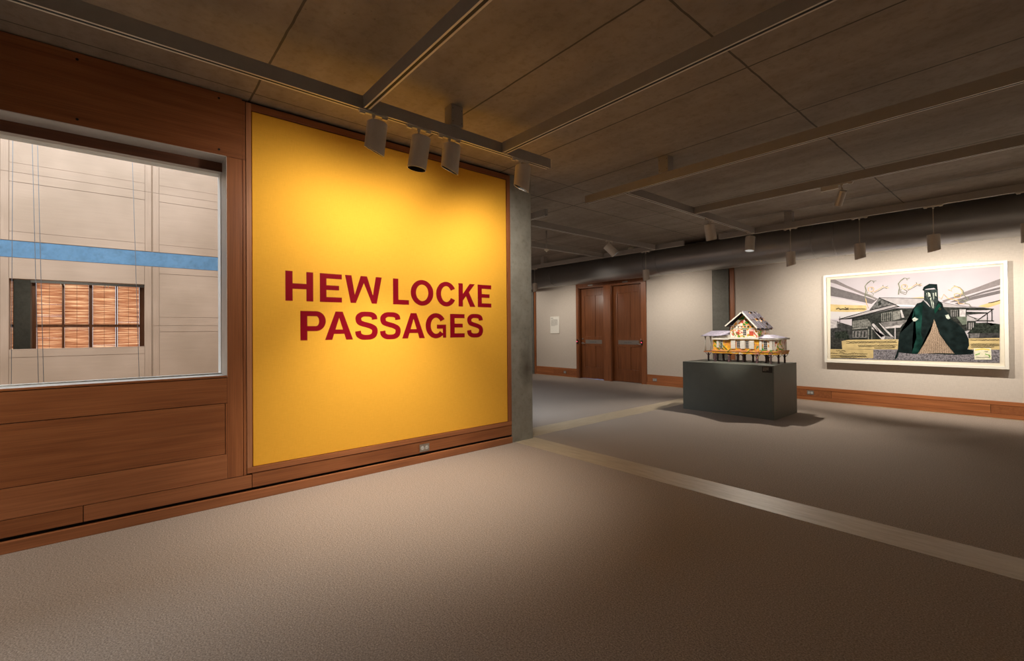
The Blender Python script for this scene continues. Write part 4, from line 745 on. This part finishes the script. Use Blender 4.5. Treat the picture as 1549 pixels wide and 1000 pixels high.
track('x', 6.86, 1.097, XR-.2, 'ceiling light track holding one thin tilted spotlight')
track('x', 9.19, .392, XR-.2, 'light track in front of the duct above the framed artwork', (1.665,))
track('x', 5.11, -3.5, -.433, 'short end of light track just right of the concrete column')
track('y', -1.09, 5.145, 9.205, 'ceiling light track ending above the far tilted spotlight')
track('y', -2.55, 5.145, 9.205, 'farthest left ceiling light track behind the sprinkler head')
track('x', 9.24, -7.5, -.39, 'light track in front of the duct above the two doors', (-4.69,))

# ------------------------------------------------------------------ spotlights
def spot(track_axis, pt, top, axis, label, L=.275, Rr=.083, cut=None, cuth=.07, lit=False, group='cylindrical track spotlights', plate=.24, thin=False):
    """pt: point on the track underside, top: centre of the can's top, axis: downward direction of the can"""
    t = thing('spotlight', label, 'spotlight', pt, group)
    px, py, pz = pt; hl = plate/2
    bm = bmesh.new()
    if track_axis == 'y':
        box(bm, px-.016, px+.016, py-hl, py+hl, pz-.016, pz-.0028); box(bm, px-.012, px+.012, py-hl*.95, py-hl*.6, pz-.028, pz-.016); box(bm, px-.012, px+.012, py+hl*.6, py+hl*.95, pz-.028, pz-.016)
    else:
        box(bm, px-hl, px+hl, py-.016, py+.016, pz-.016, pz-.0028); box(bm, px-hl*.95, px-hl*.6, py-.012, py+.012, pz-.028, pz-.016); box(bm, px+hl*.6, px+hl*.95, py-.012, py+.012, pz-.028, pz-.016)
    bevel(mesh_obj('track_adapter', bm, M['spot'], t), .002)
    axis = Vector(axis).normalized(); top = Vector(top)
    bm = bmesh.new(); cyl(bm, (px, py, pz-.016), (px, py, pz-.045), .016, .009, n=16)
    cyl(bm, (px, py, pz-.045), (px, py, top.z+.02), .0055, n=12); cyl(bm, (px, py, top.z+.022), tuple(top), .010, n=12)
    mesh_obj('stem', bm, M['spot'], t)
    tx = axis.orthogonal().normalized()
    if cut is not None:
        cv = Vector(cut); tx = (cv-axis*cv.dot(axis)).normalized()
    ty = axis.cross(tx); n = 48; bm = bmesh.new()
    def ring(r, d, cutf=0.):
        out = []
        for i in range(n):
            a = 2*math.pi*i/n; dd = d - (cutf*(.5+.5*math.cos(a)) if cutf else 0)
            out.append(bm.verts.new(top+axis*dd+(tx*math.cos(a)+ty*math.sin(a))*r))
        return out
    ch = cuth if cut is not None else 0.
    r0 = ring(Rr-.004, 0); r1 = ring(Rr, .004); r2 = ring(Rr, L, ch); r3 = ring(Rr-.005, L, ch); r4 = ring(Rr-.005, L-max(ch, 0)-.05)
    f = bm.faces.new(r0); f.material_index = 0
    for A, B, mi in ((r0, r1, 0), (r1, r2, 0), (r2, r3, 0), (r3, r4, 1)):
        for i in range(n):
            f = bm.faces.new((A[i], A[(i+1) % n], B[(i+1) % n], B[i])); f.smooth = True; f.material_index = mi
    f = bm.faces.new(r4); f.material_index = 1
    h = mesh_obj('housing', bm, [M['spot'], M['spot_in']], t)
    e = h.modifiers.new('split', 'EDGE_SPLIT'); e.split_angle = math.radians(40)
    ld = L-ch-.048; bm = bmesh.new(); a = top+axis*ld
    cyl(bm, a, a+axis*.004, Rr-.014, n=32); mesh_obj('lens', bm, M['lens_on'] if lit else M['steel'], t)
    return t, top+axis*(L+.012), axis
W = (1, .90, .77)
def beam(s, target, energy, angle=60, blend=.8, col=W, size=.03, off=(0, 0, 0)):
    t, p, ax = s
    lamp('lamp', 'SPOT', tuple(p+Vector(off)), target, energy, col, t, spot_size=math.radians(angle), spot_blend=blend, shadow_soft_size=size)
g1 = 'spotlights over the yellow panel'
s1 = spot('y', (1.06, 1.60, ZT), (1.06, 1.632, 3.232), (-.05, -.10, -1), 'leftmost slanted-end spotlight over the yellow panel', cut=(-.88, -.45, 0), cuth=.075, group=g1, plate=.25)
s2 = spot('y', (1.06, 2.02, ZT), (1.06, 2.046, 3.228), (-.13, -.11, -1), 'square-ended cylinder spotlight, second from left over yellow panel', cut=None, group=g1, L=.285)
s3 = spot('y', (1.06, 2.337, ZT), (1.06, 2.366, 3.236), (-.03, -.10, -1), 'slanted-end spotlight just right of the square-ended one, before junction box', cut=(-.88, -.45, 0), cuth=.075, group=g1)
s4 = spot('y', (1.06, 3.221, ZT), (1.06, 3.265, 3.243), (-.03, -.10, -1), 'slanted-end spotlight hanging in front of the concrete column', cut=(-.88, -.45, 0), cuth=.075, group=g1)
g2 = 'spotlights aimed at the model house'
s5 = spot('y', (1.062, 7.40, ZT), (1.062, 7.39, 3.235), (.02, .30, -1), 'spotlight tilted towards the back wall above the plinth', group=g2, L=.27)
s6 = spot('y', (1.062, 9.00, ZT), (1.062, 9.02, 3.225), (-.02, -.14, -1), 'spotlight with glowing lens hanging at the duct above the plinth', lit=True, group=g2, L=.27)
s7 = spot('x', (3.02, 6.86, ZT), (3.035, 6.86, 3.215), (-.42, .35, -1), 'slim spotlight tilted left beside a transformer box on its track', group=g2, L=.19, Rr=.043)
mesh_obj('transformer', boxes((2.80, 2.985, 6.845, 6.875, ZT-.055, ZT-.003)), M['spot'], s7[0]).hide_render = False
s8 = spot('y', (-1.09, 7.55, ZT), (-1.09, 7.46, 3.20), (.62, .55, -.85), 'strongly tilted spotlight with glowing lens left of the doors end track', lit=True, group=g2, L=.26, Rr=.08)
g3 = 'pendant spotlights in front of the duct'
pend = []
for x, lb in ((1.694, 'pendant spotlight on thin rod left of the artwork'), (2.708, 'pendant spotlight on thin rod above left half of artwork'), (3.602, 'pendant spotlight on thin rod above right half of artwork'), (4.54, 'pendant spotlight cut off by the right edge of the picture'), (-1.33, 'pendant spotlight hanging beside the right hand door'), (-5.06, 'pendant spotlight at far left next to the concrete column')):
    y = 9.19 if x > 0 else 9.24
    pend.append(spot('x', (x-.01, y, ZT), (x-.012, y, 2.875), (.02, .06, -1), lb, cut=(.7, .7, 0), cuth=.04, L=.262, Rr=.075, group=g3, plate=.22))

# ------------------------------------------------------------------ duct
t = thing('air_duct', 'large round metal air duct running under the ceiling along back wall', 'duct', (0, 10.40, 3.2))
DY, DZ, DR = 10.40, 3.205, .335
bm = bmesh.new(); cyl(bm, (XL+.01, DY, DZ), (XR-.01, DY, DZ), DR, n=72); mesh_obj('duct_body', bm, M['duct'], t)
for x in (-5.3, -1.99, -1.62, 1.75, 2.1, 5.2):
    bm = bmesh.new(); cyl(bm, (x-.012, DY, DZ), (x+.012, DY, DZ), DR+.004, n=72); mesh_obj('joint_ring', bm, M['duct'], t)
bm = bmesh.new()
xs = [XL+.05, -6.15, -5.35, -3.3, -1.25, .2, 2.15, 4.0, 6, XR-.05]
for i in range(len(xs)-1): box(bm, xs[i]+.02, xs[i+1]-.02, 10.62, 10.70, 2.897, 2.905)
mesh_obj('diffuser_rail', bm, M['white_frame'], t)
for x in (-3.6, .9, 5.4): mesh_obj('hanger_strap', boxes((x-.015, x+.015, DY-.02, DY+.02, DZ+DR-.01, ZC-.001)), M['steel'], t)

# ceiling devices
t = thing('smoke_detector', 'small round beige smoke detector beside the blue-lit disc', 'detector', (-1.99, 9.6, 3.6))
bm = bmesh.new(); cyl(bm, (-1.99, 9.6, 3.47), (-1.99, 9.6, 3.50), .05, .08, n=32); cyl(bm, (-1.99, 9.6, 3.50), (-1.99, 9.6, 3.535), .08, .055, n=32); mesh_obj('sensor_head', bm, M['mat_board'], t)
bm = bmesh.new(); cyl(bm, (-1.99, 9.6, 3.535), (-1.99, 9.6, 3.601), .02, n=16); mesh_obj('stem', bm, M['track'], t)
t = thing('wireless_access_point', 'flat beige ceiling disc with tiny blue light near the doors', 'access point', (-1.66, 9.6, 3.6))
bm = bmesh.new(); cyl(bm, (-1.66, 9.6, 3.385), (-1.66, 9.6, 3.405), .15, .165, n=40); cyl(bm, (-1.66, 9.6, 3.405), (-1.66, 9.6, 3.43), .165, .10, n=40); mesh_obj('disc_body', bm, M['mat_board'], t)
bm = bmesh.new(); cyl(bm, (-1.69, 9.46, 3.388), (-1.69, 9.452, 3.388), .007, n=12); mesh_obj('indicator_light', bm, M['led_blue'], t)
bm = bmesh.new(); cyl(bm, (-1.66, 9.6, 3.43), (-1.66, 9.6, 3.601), .02, n=16); mesh_obj('stem', bm, M['track'], t)
t = thing('sprinkler_head', 'small pale sprinkler head on short pipe right of column', 'sprinkler', (-2.2, 6.87, 3.6))
bm = bmesh.new(); cyl(bm, (-2.2, 6.87, 3.22), (-2.2, 6.87, 3.601), .016, n=16); mesh_obj('pipe', bm, M['track'], t)
bm = bmesh.new(); cyl(bm, (-2.2, 6.87, 3.19), (-2.2, 6.87, 3.22), .055, .045, n=24); cyl(bm, (-2.2, 6.87, 3.155), (-2.2, 6.87, 3.19), .012, .03, n=16); mesh_obj('sprinkler_tip', bm, M['mat_board'], t)

# ------------------------------------------------------------------ plinth
PX0, PX1, PY0, PY1, PZ = .191, 1.773, 8.074, 9.127, .890
t = thing('plinth', 'dark grey-green display plinth under the colourful model house', 'plinth', ((PX0+PX1)/2, (PY0+PY1)/2, 0))
bevel(mesh_obj('plinth_body', boxes((PX0, PX1, PY0, PY1, 0, PZ)), M['plinth'], t), .004)
lb = thing('object_label', 'small black caption label on upper right of plinth front', 'label', (1.675, PY0, .82))
bevel(mesh_obj('plate', boxes((1.60, 1.752, PY0-.004, PY0+.0005, .772, .868)), M['black'], lb), .001)
text_bars(lb, 1.612, 1.70, .80, .857, PY0-.004, 5, M['plate'], 'lettering', 5)

# ------------------------------------------------------------------ model house on stilts
hs = thing('model_house', 'colourful painted model house on stilts standing on the dark plinth', 'sculpture', (1.0, 8.7, PZ))
FZ = 1.045
def hm(name, bm, m, bv=0):
    o = mesh_obj(name, bm, m, hs)
    if bv: bevel(o, bv)
    return o
legs = [(.62, 8.475, .022), (.874, 8.49, .020), (1.36, 8.49, .020), (1.587, 8.48, .014), (1.45, 8.66, .018), (.243+.19, 8.60, .014), (.52, 8.80, .014), (.645, 8.766, .018), (.989, 8.595, .020), (1.096, 8.568, .018), (.95, 8.98, .018), (1.17, 8.80, .016), (1.66, 8.62, .014), (1.36, 8.98, .018), (1.66, 8.90, .014), (.66, 8.98, .016)]
for x, y, s in legs:
    bm = boxes((x-s*.85, x+s*.85, y-s*.85, y+s*.85, PZ+.0005, FZ))
    box(bm, x-s, x+s, y-s, y+s, PZ+.0005, PZ+.01)
    for d in (-1, 1):  # knee braces
        A = Vector((x, y, FZ-.065)); B = Vector((x+d*.055, y, FZ)); cyl(bm, A, B, .005, n=6)
    hm('leg', bm, M['model_post'])
hm('porch_deck', boxes((.403, .577, 8.47, 8.85, FZ+.012, FZ+.036)), M['model_deck'], .003)
hm('floor_deck', boxes((.577, 1.40, 8.455, 9.03, FZ, FZ+.038), (1.40, 1.70, 8.47, 8.98, FZ, FZ+.04)), M['paint_yellow'], .003)
hm('skirt_board', boxes((.577, 1.40, 8.445, 8.456, FZ+.036, FZ+.066), (1.40, 1.712, 8.46, 8.471, FZ+.036, FZ+.068), (1.70, 1.712, 8.47, 8.98, FZ+.036, FZ+.068)), M['model_deck'], .002)
hm('lower_wall', boxes((.583, .90, 8.475, 9.0, FZ+.038, 1.297), (.90, 1.40, 8.462, 9.01, FZ+.038, 1.31)), M['paint_yellow'])
prism_bm = bmesh.new(); prism(prism_bm, [(1.40, 8.49), (1.44, 8.475), (1.655, 8.475), (1.695, 8.53), (1.695, 8.90), (1.655, 8.96), (1.40, 8.96)], 'z', FZ+.04, 1.30); hm('bay_wall', prism_bm, M['paint_white'])
hm('upper_wall', boxes((.893, 1.375, 8.50, 9.0, 1.34, 1.512)), M['paint_white'])
gb = bmesh.new(); prism(gb, [(.893, 1.512), (1.375, 1.512), (1.15, 1.765), (1.135, 1.765)], 'y', 8.50, 8.99); hm('gable_wall', gb, M['paint_white'])
hm('fretwork_band', boxes((.90, 1.37, 8.494, 8.5, 1.50, 1.508), (.90, 1.37, 8.494, 8.5, 1.553, 1.558)), M['model_white'])
bm = bmesh.new()
for i in range(6): cyl(bm, (.985+i*.058, 8.499, 1.532), (.985+i*.058, 8.494, 1.532), .011, n=14)
hm('fretwork_rosettes', bm, M['model_dark'])
bm = bmesh.new(); cyl(bm, (1.172, 8.5, 1.652), (1.172, 8.492, 1.652), .013, n=18); hm('gable_vent', bm, M['model_dark'])
hm('cornice', boxes((.575, .905, 8.44, 8.50, 1.297, 1.327), (.895, 1.41, 8.43, 8.50, 1.308, 1.342), (1.40, 1.72, 8.44, 8.50, 1.300, 1.33), (1.685, 1.72, 8.50, 8.98, 1.300, 1.33), (.90, 1.40, 8.50, 8.99, 1.32, 1.345)), M['model_white'], .002)
# bay roof (low hip)
bm = bmesh.new(); base = [(1.40, 8.43), (1.66, 8.43), (1.73, 8.52), (1.73, 8.92), (1.66, 9.0), (1.40, 9.0)]
vb = [bm.verts.new((x, y, 1.328)) for x, y in base]; vt = [bm.verts.new((1.40+(x-1.4)*.45, 8.7+(y-8.7)*.4, 1.385)) for x, y in base]
for i in range(6): bm.faces.new((vb[i], vb[(i+1) % 6], vt[(i+1) % 6], vt[i]))
bm.faces.new(vt); bm.faces.new(vb[::-1]); hm('bay_roof', bm, M['model_roof_pale'])
# main roof: boards with gaps over a frame
AX, AZ = 1.143, 1.812
bm = bmesh.new(); quad_prism(bm, [(AX, 8.42, AZ), (AX, 9.10, AZ), (.82, 9.10, 1.545), (.82, 8.42, 1.545)], .012)
quad_prism(bm, [(AX, 8.43, AZ-.035), (AX, 9.09, AZ-.035), (1.40, 9.09, 1.478), (1.40, 8.43, 1.478)], .004); hm('roof_underlay', bm, M['model_dark'])
bm = bmesh.new()
def slope(u): return (AX+(1.415-AX)*u, AZ+(1.503-AZ)*u)
yy = 8.42; k = 0
for i in range(9):
    y0, y1 = yy, yy+.058; yy += .076
    segs = ((0, .50), (.54, 1.0)) if i < 3 else random.choice((((0, .34), (.52, .70), (.82, 1.0)), ((0, .52), (.68, .9)), ((.12, .40), (.58, 1.02))))
    for a, b_ in segs:
        (xa, za), (xb, zb) = slope(a), slope(b_); e = .002*(i % 3)
        quad_prism(bm, [(xa, y0, za+e), (xa, y1, za+e), (xb, y1, zb+e), (xb, y0, zb+e)], .006)
hm('roof_boards', bm, M['model_roof'])
bm = bmesh.new()
for u in (.1, .35, .6, .85):
    x, z = slope(u); box(bm, x-.008, x+.008, 8.44, 9.08, z-.028, z-.010)
for y0 in (8.52, 8.7, 8.88, 9.05):
    (xa, za), (xb, zb) = slope(0), slope(1); quad_prism(bm, [(xa, y0, za-.008), (xa, y0+.012, za-.008), (xb, y0+.012, zb-.008), (xb, y0, zb-.008)], .012)
hm('roof_frame', bm, M['paint_white'])
bm = bmesh.new()
quad_prism(bm, [(AX, 8.405, AZ-.004), (AX, 8.418, AZ-.004), (.835, 8.418, 1.552), (.835, 8.405, 1.552)], .019)
quad_prism(bm, [(AX, 8.405, AZ-.004), (AX, 8.418, AZ-.004), (1.405, 8.418, 1.505), (1.405, 8.405, 1.505)], .019)
hm('barge_board', bm, M['model_white'])
# porch roof
bm = bmesh.new()
for i in range(9):
    x0 = .375+i*.057; e = random.uniform(-.003, .003)
    quad_prism(bm, [(x0, 8.86, 1.462+e), (x0+.055, 8.86, 1.462+e), (x0+.045, 8.43, 1.365+e+(i > 4)*.006*(i-4)), (x0-.01, 8.43, 1.365+e+(i > 4)*.006*(i-4))], .005)
hm('porch_roof', bm, M['model_roof_pale'])
bm = bmesh.new(); prism(bm, [(.583, 1.327), (.893, 1.33), (.893, 1.39), (.70, 1.365)], 'y', 8.476, 8.486); hm('porch_fascia', bm, M['model_white'])
for x, y in ((.43, 8.49), (.53, 8.49), (.43, 8.83)):
    bm = bmesh.new(); cyl(bm, (x, y, FZ+.036), (x, y, 1.36+.1*(y > 8.6)), .012, n=10); box(bm, x-.018, x+.018, y-.012, y+.012, 1.345, 1.357); hm('porch_post', bm, M['model_white'])
def model_window(x0, x1, z0, z1, y, rows):
    w_ = hm('window', boxes((x0, x1, y-.008, y-.0005, z0, z1)), M['model_white'])
    bm = bmesh.new(); cx = (x1-x0-.012)/2; cz = (z1-z0-.010)/rows
    for i in range(2):
        for j in range(rows):
            box(bm, x0+.008+i*cx, x0+.004+(i+1)*cx, y-.0095, y-.008, z0+.007+j*cz, z0+.003+(j+1)*cz)
    mesh_obj('panes', bm, M['model_dark'], w_)
model_window(.716, .772, 1.149, 1.289, 8.475, 4); model_window(1.026, 1.092, 1.15, 1.283, 8.462, 4); model_window(1.178, 1.240, 1.152, 1.283, 8.462, 4)
model_window(1.475, 1.540, 1.132, 1.281, 8.475, 4); model_window(1.122, 1.186, 1.374, 1.484, 8.50, 3)
def shutter(x0, x1, z0, z1, y, ang=0):
    bm = boxes((x0, x1, y-.014, y-.004, z0, z1)); 
    for i in range(5): box(bm, x0+.008, x1-.008, y-.016, y-.014, z0+.015+i*(z1-z0)/5.3, z0+.022+i*(z1-z0)/5.3)
    hm('shutter', bm, M['model_white'], .001)
for a, b_ in ((.928, 1.007), (1.097, 1.172), (1.250, 1.328)): shutter(a, b_, 1.138, 1.287, 8.458)
for a, b_ in ((1.408, 1.450), (1.570, 1.622)): shutter(a, b_, 1.122, 1.283, 8.473)
shutter(1.632, 1.655, 1.13, 1.283, 8.473); shutter(.66, .70, 1.15, 1.285, 8.473)
# green painted scrolls and braces across the front
bm = bmesh.new()
for (xa, za), (xb, zb) in (((.60, 1.28), (.82, 1.085)), ((.61, 1.20), (.76, 1.07)), ((.68, 1.29), (.86, 1.10)), ((.86, 1.07), (.93, 1.14)), ((1.2, 1.06), (1.26, 1.13)), ((1.42, 1.07), (1.47, 1.12)), ((1.63, 1.06), (1.60, 1.13)), ((1.56, 1.06), (1.61, 1.13)), ((.93, 1.45), (1.0, 1.36)), ((1.0, 1.42), (1.07, 1.355))):
    yy = 8.47 if za < 1.3 and xa < .9 else (8.458 if za < 1.3 else 8.497)
    if za < 1.3 and za < 1.15: yy = 8.442
    cyl(bm, (xa, yy, za), (xb, yy, zb), .005, n=6); hm('painted_scroll', bm, M['paint_green']); bm = bmesh.new()
bm.free()
bm = boxes((1.0, 1.06, 8.4955, 8.4995, 1.39, 1.44), (1.23, 1.30, 8.4955, 8.4995, 1.38, 1.45), (1.09, 1.13, 8.4955, 8.4995, 1.60, 1.64), (.94, .96, 8.4955, 8.4995, 1.37, 1.47))
hm('painted_patch', bm, M['paint_red'])
# ------------------------------------------------------------------ framed artwork
AM = {k: plain('print_'+k, c, .85, 0, v, s) for k, c, v, s in (
    ('sky', (.40, .37, .405), .03, 3), ('cloud', (.45, .435, .45), .04, 3), ('ribbon', (.18, .16, .165), .08, 30), ('ribbon_dark', (.12, .11, .115), .1, 30), ('paper', (.45, .35, .17), .1, 10), ('grey_mid', (.13, .125, .125), .4, 25),
    ('grey_dark', (.035, .035, .035), .4, 25), ('grey_light', (.38, .36, .37), .2, 25), ('grass', (.03, .03, .027), .4, 40), ('hedge', (.02, .025, .02), .6, 40), ('house_dark', (.022, .024, .022), .5, 30), ('wall_board', (.15, .15, .14), .35, 30),
    ('roof_edge', (.015, .015, .015), .2, 30), ('roof_grey', (.30, .285, .295), .12, 14), ('roof_pale', (.55, .52, .53), .05, 14), ('gable', (.10, .10, .10), .5, 30), ('wall_green', (.10, .12, .095), .2, 20), ('asphalt', (.15, .14, .155), .55, 60),
    ('coat', (.006, .011, .011), .4, 10), ('coat_green', (.006, .03, .024), .6, 8), ('collar', (.004, .03, .02), .2, 8), ('face', (.02, .028, .028), .5, 30), ('pale', (.32, .35, .31), .4, 40), ('card', (.62, .60, .46), .1, 30), ('card_gold', (.70, .52, .10), .1, 30),
    ('card_green', (.12, .30, .04), .2, 20), ('sketch', (.16, .17, .12), .3, 20), ('sketch_orange', (.55, .36, .16), .3, 20), ('ink', (.05, .045, .03), .3, 20))}
m, nt, b = new_mat('print_weave'); w_ = N(nt, 'ShaderNodeTexWave'); w_.inputs['Scale'].default_value = 24.; w_.inputs['Distortion'].default_value = 5.; w_.inputs['Detail'].default_value = 2.
nt.links.new(coords(nt), w_.inputs['Vector']); nz = noise(nt, coords(nt), 60, 2)
c = ramp(nt, math_(nt, 'MULTIPLY', math_(nt, 'ADD', w_.outputs['Fac'], nz), .5), [(.35, (.06, .045, .035)), (.5, (.24, .16, .11)), (.65, (.45, .34, .25))])
nt.links.new(c, b.inputs['Base Color']); b.inputs['Roughness'].default_value = .9; AM['weave'] = m
FX0, FX1, FZ0, FZ1, FD = 1.765, 4.277, .812, 2.552, .13
t = thing('framed_artwork', 'wide white framed picture of grey house and dark cloaked figure', 'artwork', ((FX0+FX1)/2, D, FZ0))
bm = bmesh.new(); fw = .045
for a in ((FX0, FX0+fw, FZ0, FZ1), (FX1-fw, FX1, FZ0, FZ1), (FX0+fw, FX1-fw, FZ0, FZ0+fw), (FX0+fw, FX1-fw, FZ1-fw, FZ1)): box(bm, a[0], a[1], D-FD, D-.002, a[2], a[3])
bevel(mesh_obj('frame', bm, M['white_frame'], t), .0015)
mesh_obj('mount', boxes((FX0+fw, FX1-fw, D-.085, D-.07, FZ0+fw, FZ1-fw)), M['mat_board'], t)
keys = list(AM); bm = bmesh.new(); yb = D-.0865
for i, (k, pts) in enumerate(ART_POLYS):
    y = yb-i*.00008; vs = [bm.verts.new((p[0], y, p[1])) for p in pts]
    f = bm.faces.new(vs); f.material_index = keys.index(k); bmesh.ops.triangulate(bm, faces=[f])
for i, (k, w_, pts) in enumerate(ART_LINES):
    y = yb-(len(ART_POLYS)+i)*.00008
    w_ *= 1.35; cl = [p for j, p in enumerate(pts) if j == 0 or p != pts[j-1]]
    for q in stroke(cl, w_):
        f = bm.faces.new([bm.verts.new((p[0], y, p[1])) for p in q]); f.material_index = keys.index(k)
for m_ in AM.values(): m_.node_tree.nodes['Principled BSDF'].inputs['Specular IOR Level'].default_value = .08; m_.node_tree.nodes['Principled BSDF'].inputs['Roughness'].default_value = 1.
pr = mesh_obj('print', bm, [AM[k] for k in keys], t)

# ------------------------------------------------------------------ lights
for s, e in ((s1, 43), (s3, 50)):
    p = s[1]; beam(s, (0, p.y-(.25 if s is s1 else 0), 2.15), e, 140, 1., W, .06)
beam(s4, (-.1, 3.75, 2.0), 58, 130, 1., W, .08)
beam(s2, (.70, 2.1, 0), 285, 84, 1., W, .06)
H_ = (1.1, 8.5, 1.17)
beam(s5, H_, 170, 34, .5, W); beam(s6, (1.15, 7.3, 0), 230, 95, .7, W, .02, (0, .10, 0)); beam(s7, H_, 150, 26, .5, W); beam(s8, H_, 120, 28, .5, W)
for s, e in zip(pend, (108, 95, 145, 100, 94, 58)):
    p = s[1]; beam(s, (p.x, D, 1.5), e, 116, 1., W, .03)
# unseen fill spots added for soft ambient bounce, aimed at gallery walls and floor
for x, y, tx, ty, tz, e in ((1.06, -2.5, .0, -2.9, 1.6, 60), (1.06, -1.2, .5, -1.0, 0, 125), (3.2, -3.6, 3.2, -5, 1.7, 110), (5.8, -3.6, 5.8, -5, 1.7, 100), (7.3, 1.523, XR, 1.5, 1.7, 85), (7.3, 5.07, XR, 5.0, 1.7, 95), (7.4, 8.2, XR, 8.2, 1.7, 80), (6.6, 9.19, 6.6, D, 1.5, 110), (-3.2, 9.24, -3.2, D, 1.6, 45), (-6.9, 9.24, -6.9, D, 1.5, 50)):
    lamp('fill_spot', 'SPOT', (x, y, 3.0), (tx, ty, tz), e, W, spot_size=math.radians(120), spot_blend=1., shadow_soft_size=.06)
# daylight of the court skylight and the west windows
lamp('skylight_daylight', 'AREA', (-6.4, -2.5, CT-.05), (-6.4, -2.5, 0), 2400, (.76, .89, 1.), shape='RECTANGLE', size=10.5, size_y=11.5)
wd = bpy.data.worlds.new('daylight'); bpy.context.scene.world = wd; wd.use_nodes = True
wd.node_tree.nodes['Background'].inputs[0].default_value = (.85, .92, 1, 1); wd.node_tree.nodes['Background'].inputs[1].default_value = 2.5

# ------------------------------------------------------------------ camera
cam = bpy.data.cameras.new('camera'); co = bpy.data.objects.new('camera', cam); C.objects.link(co)
yaw, pitch, roll = map(math.radians, (49.366, .478, -.486)); F, UX, UY = 692.5, 774.5, 494.19
fw_ = Vector((-math.sin(yaw)*math.cos(pitch), math.cos(yaw)*math.cos(pitch), math.sin(pitch)))
rt = Vector((math.cos(yaw), math.sin(yaw), 0)); up = rt.cross(fw_)
r_ = rt*math.cos(roll)+up*math.sin(roll); u_ = -rt*math.sin(roll)+up*math.cos(roll)
mw = Matrix((r_, u_, -fw_)).transposed().to_4x4(); mw.translation = Vector((4.66, 0, 1.5)); co.matrix_world = mw
cam.sensor_width = 36.; cam.sensor_fit = 'HORIZONTAL'; cam.lens = F/1549*36
cam.shift_x = (774.5-UX)/1549; cam.shift_y = (UY-500)/1549
cam.clip_start = .05; cam.clip_end = 200
sc = bpy.context.scene; sc.camera = co
sc.view_settings.view_transform = 'Standard'; sc.view_settings.look = 'None'; sc.view_settings.gamma = 1; sc.view_settings.use_curve_mapping = False
sc.view_settings.exposure = .38
sc.cycles.use_denoising = True; sc.cycles.max_bounces = 8; sc.cycles.diffuse_bounces = 5; sc.cycles.glossy_bounces = 4; sc.cycles.transparent_max_bounces = 8; sc.cycles.sample_clamp_indirect = 6.
for o in bpy.data.objects:
    if '_loc' in o.keys(): del o['_loc']
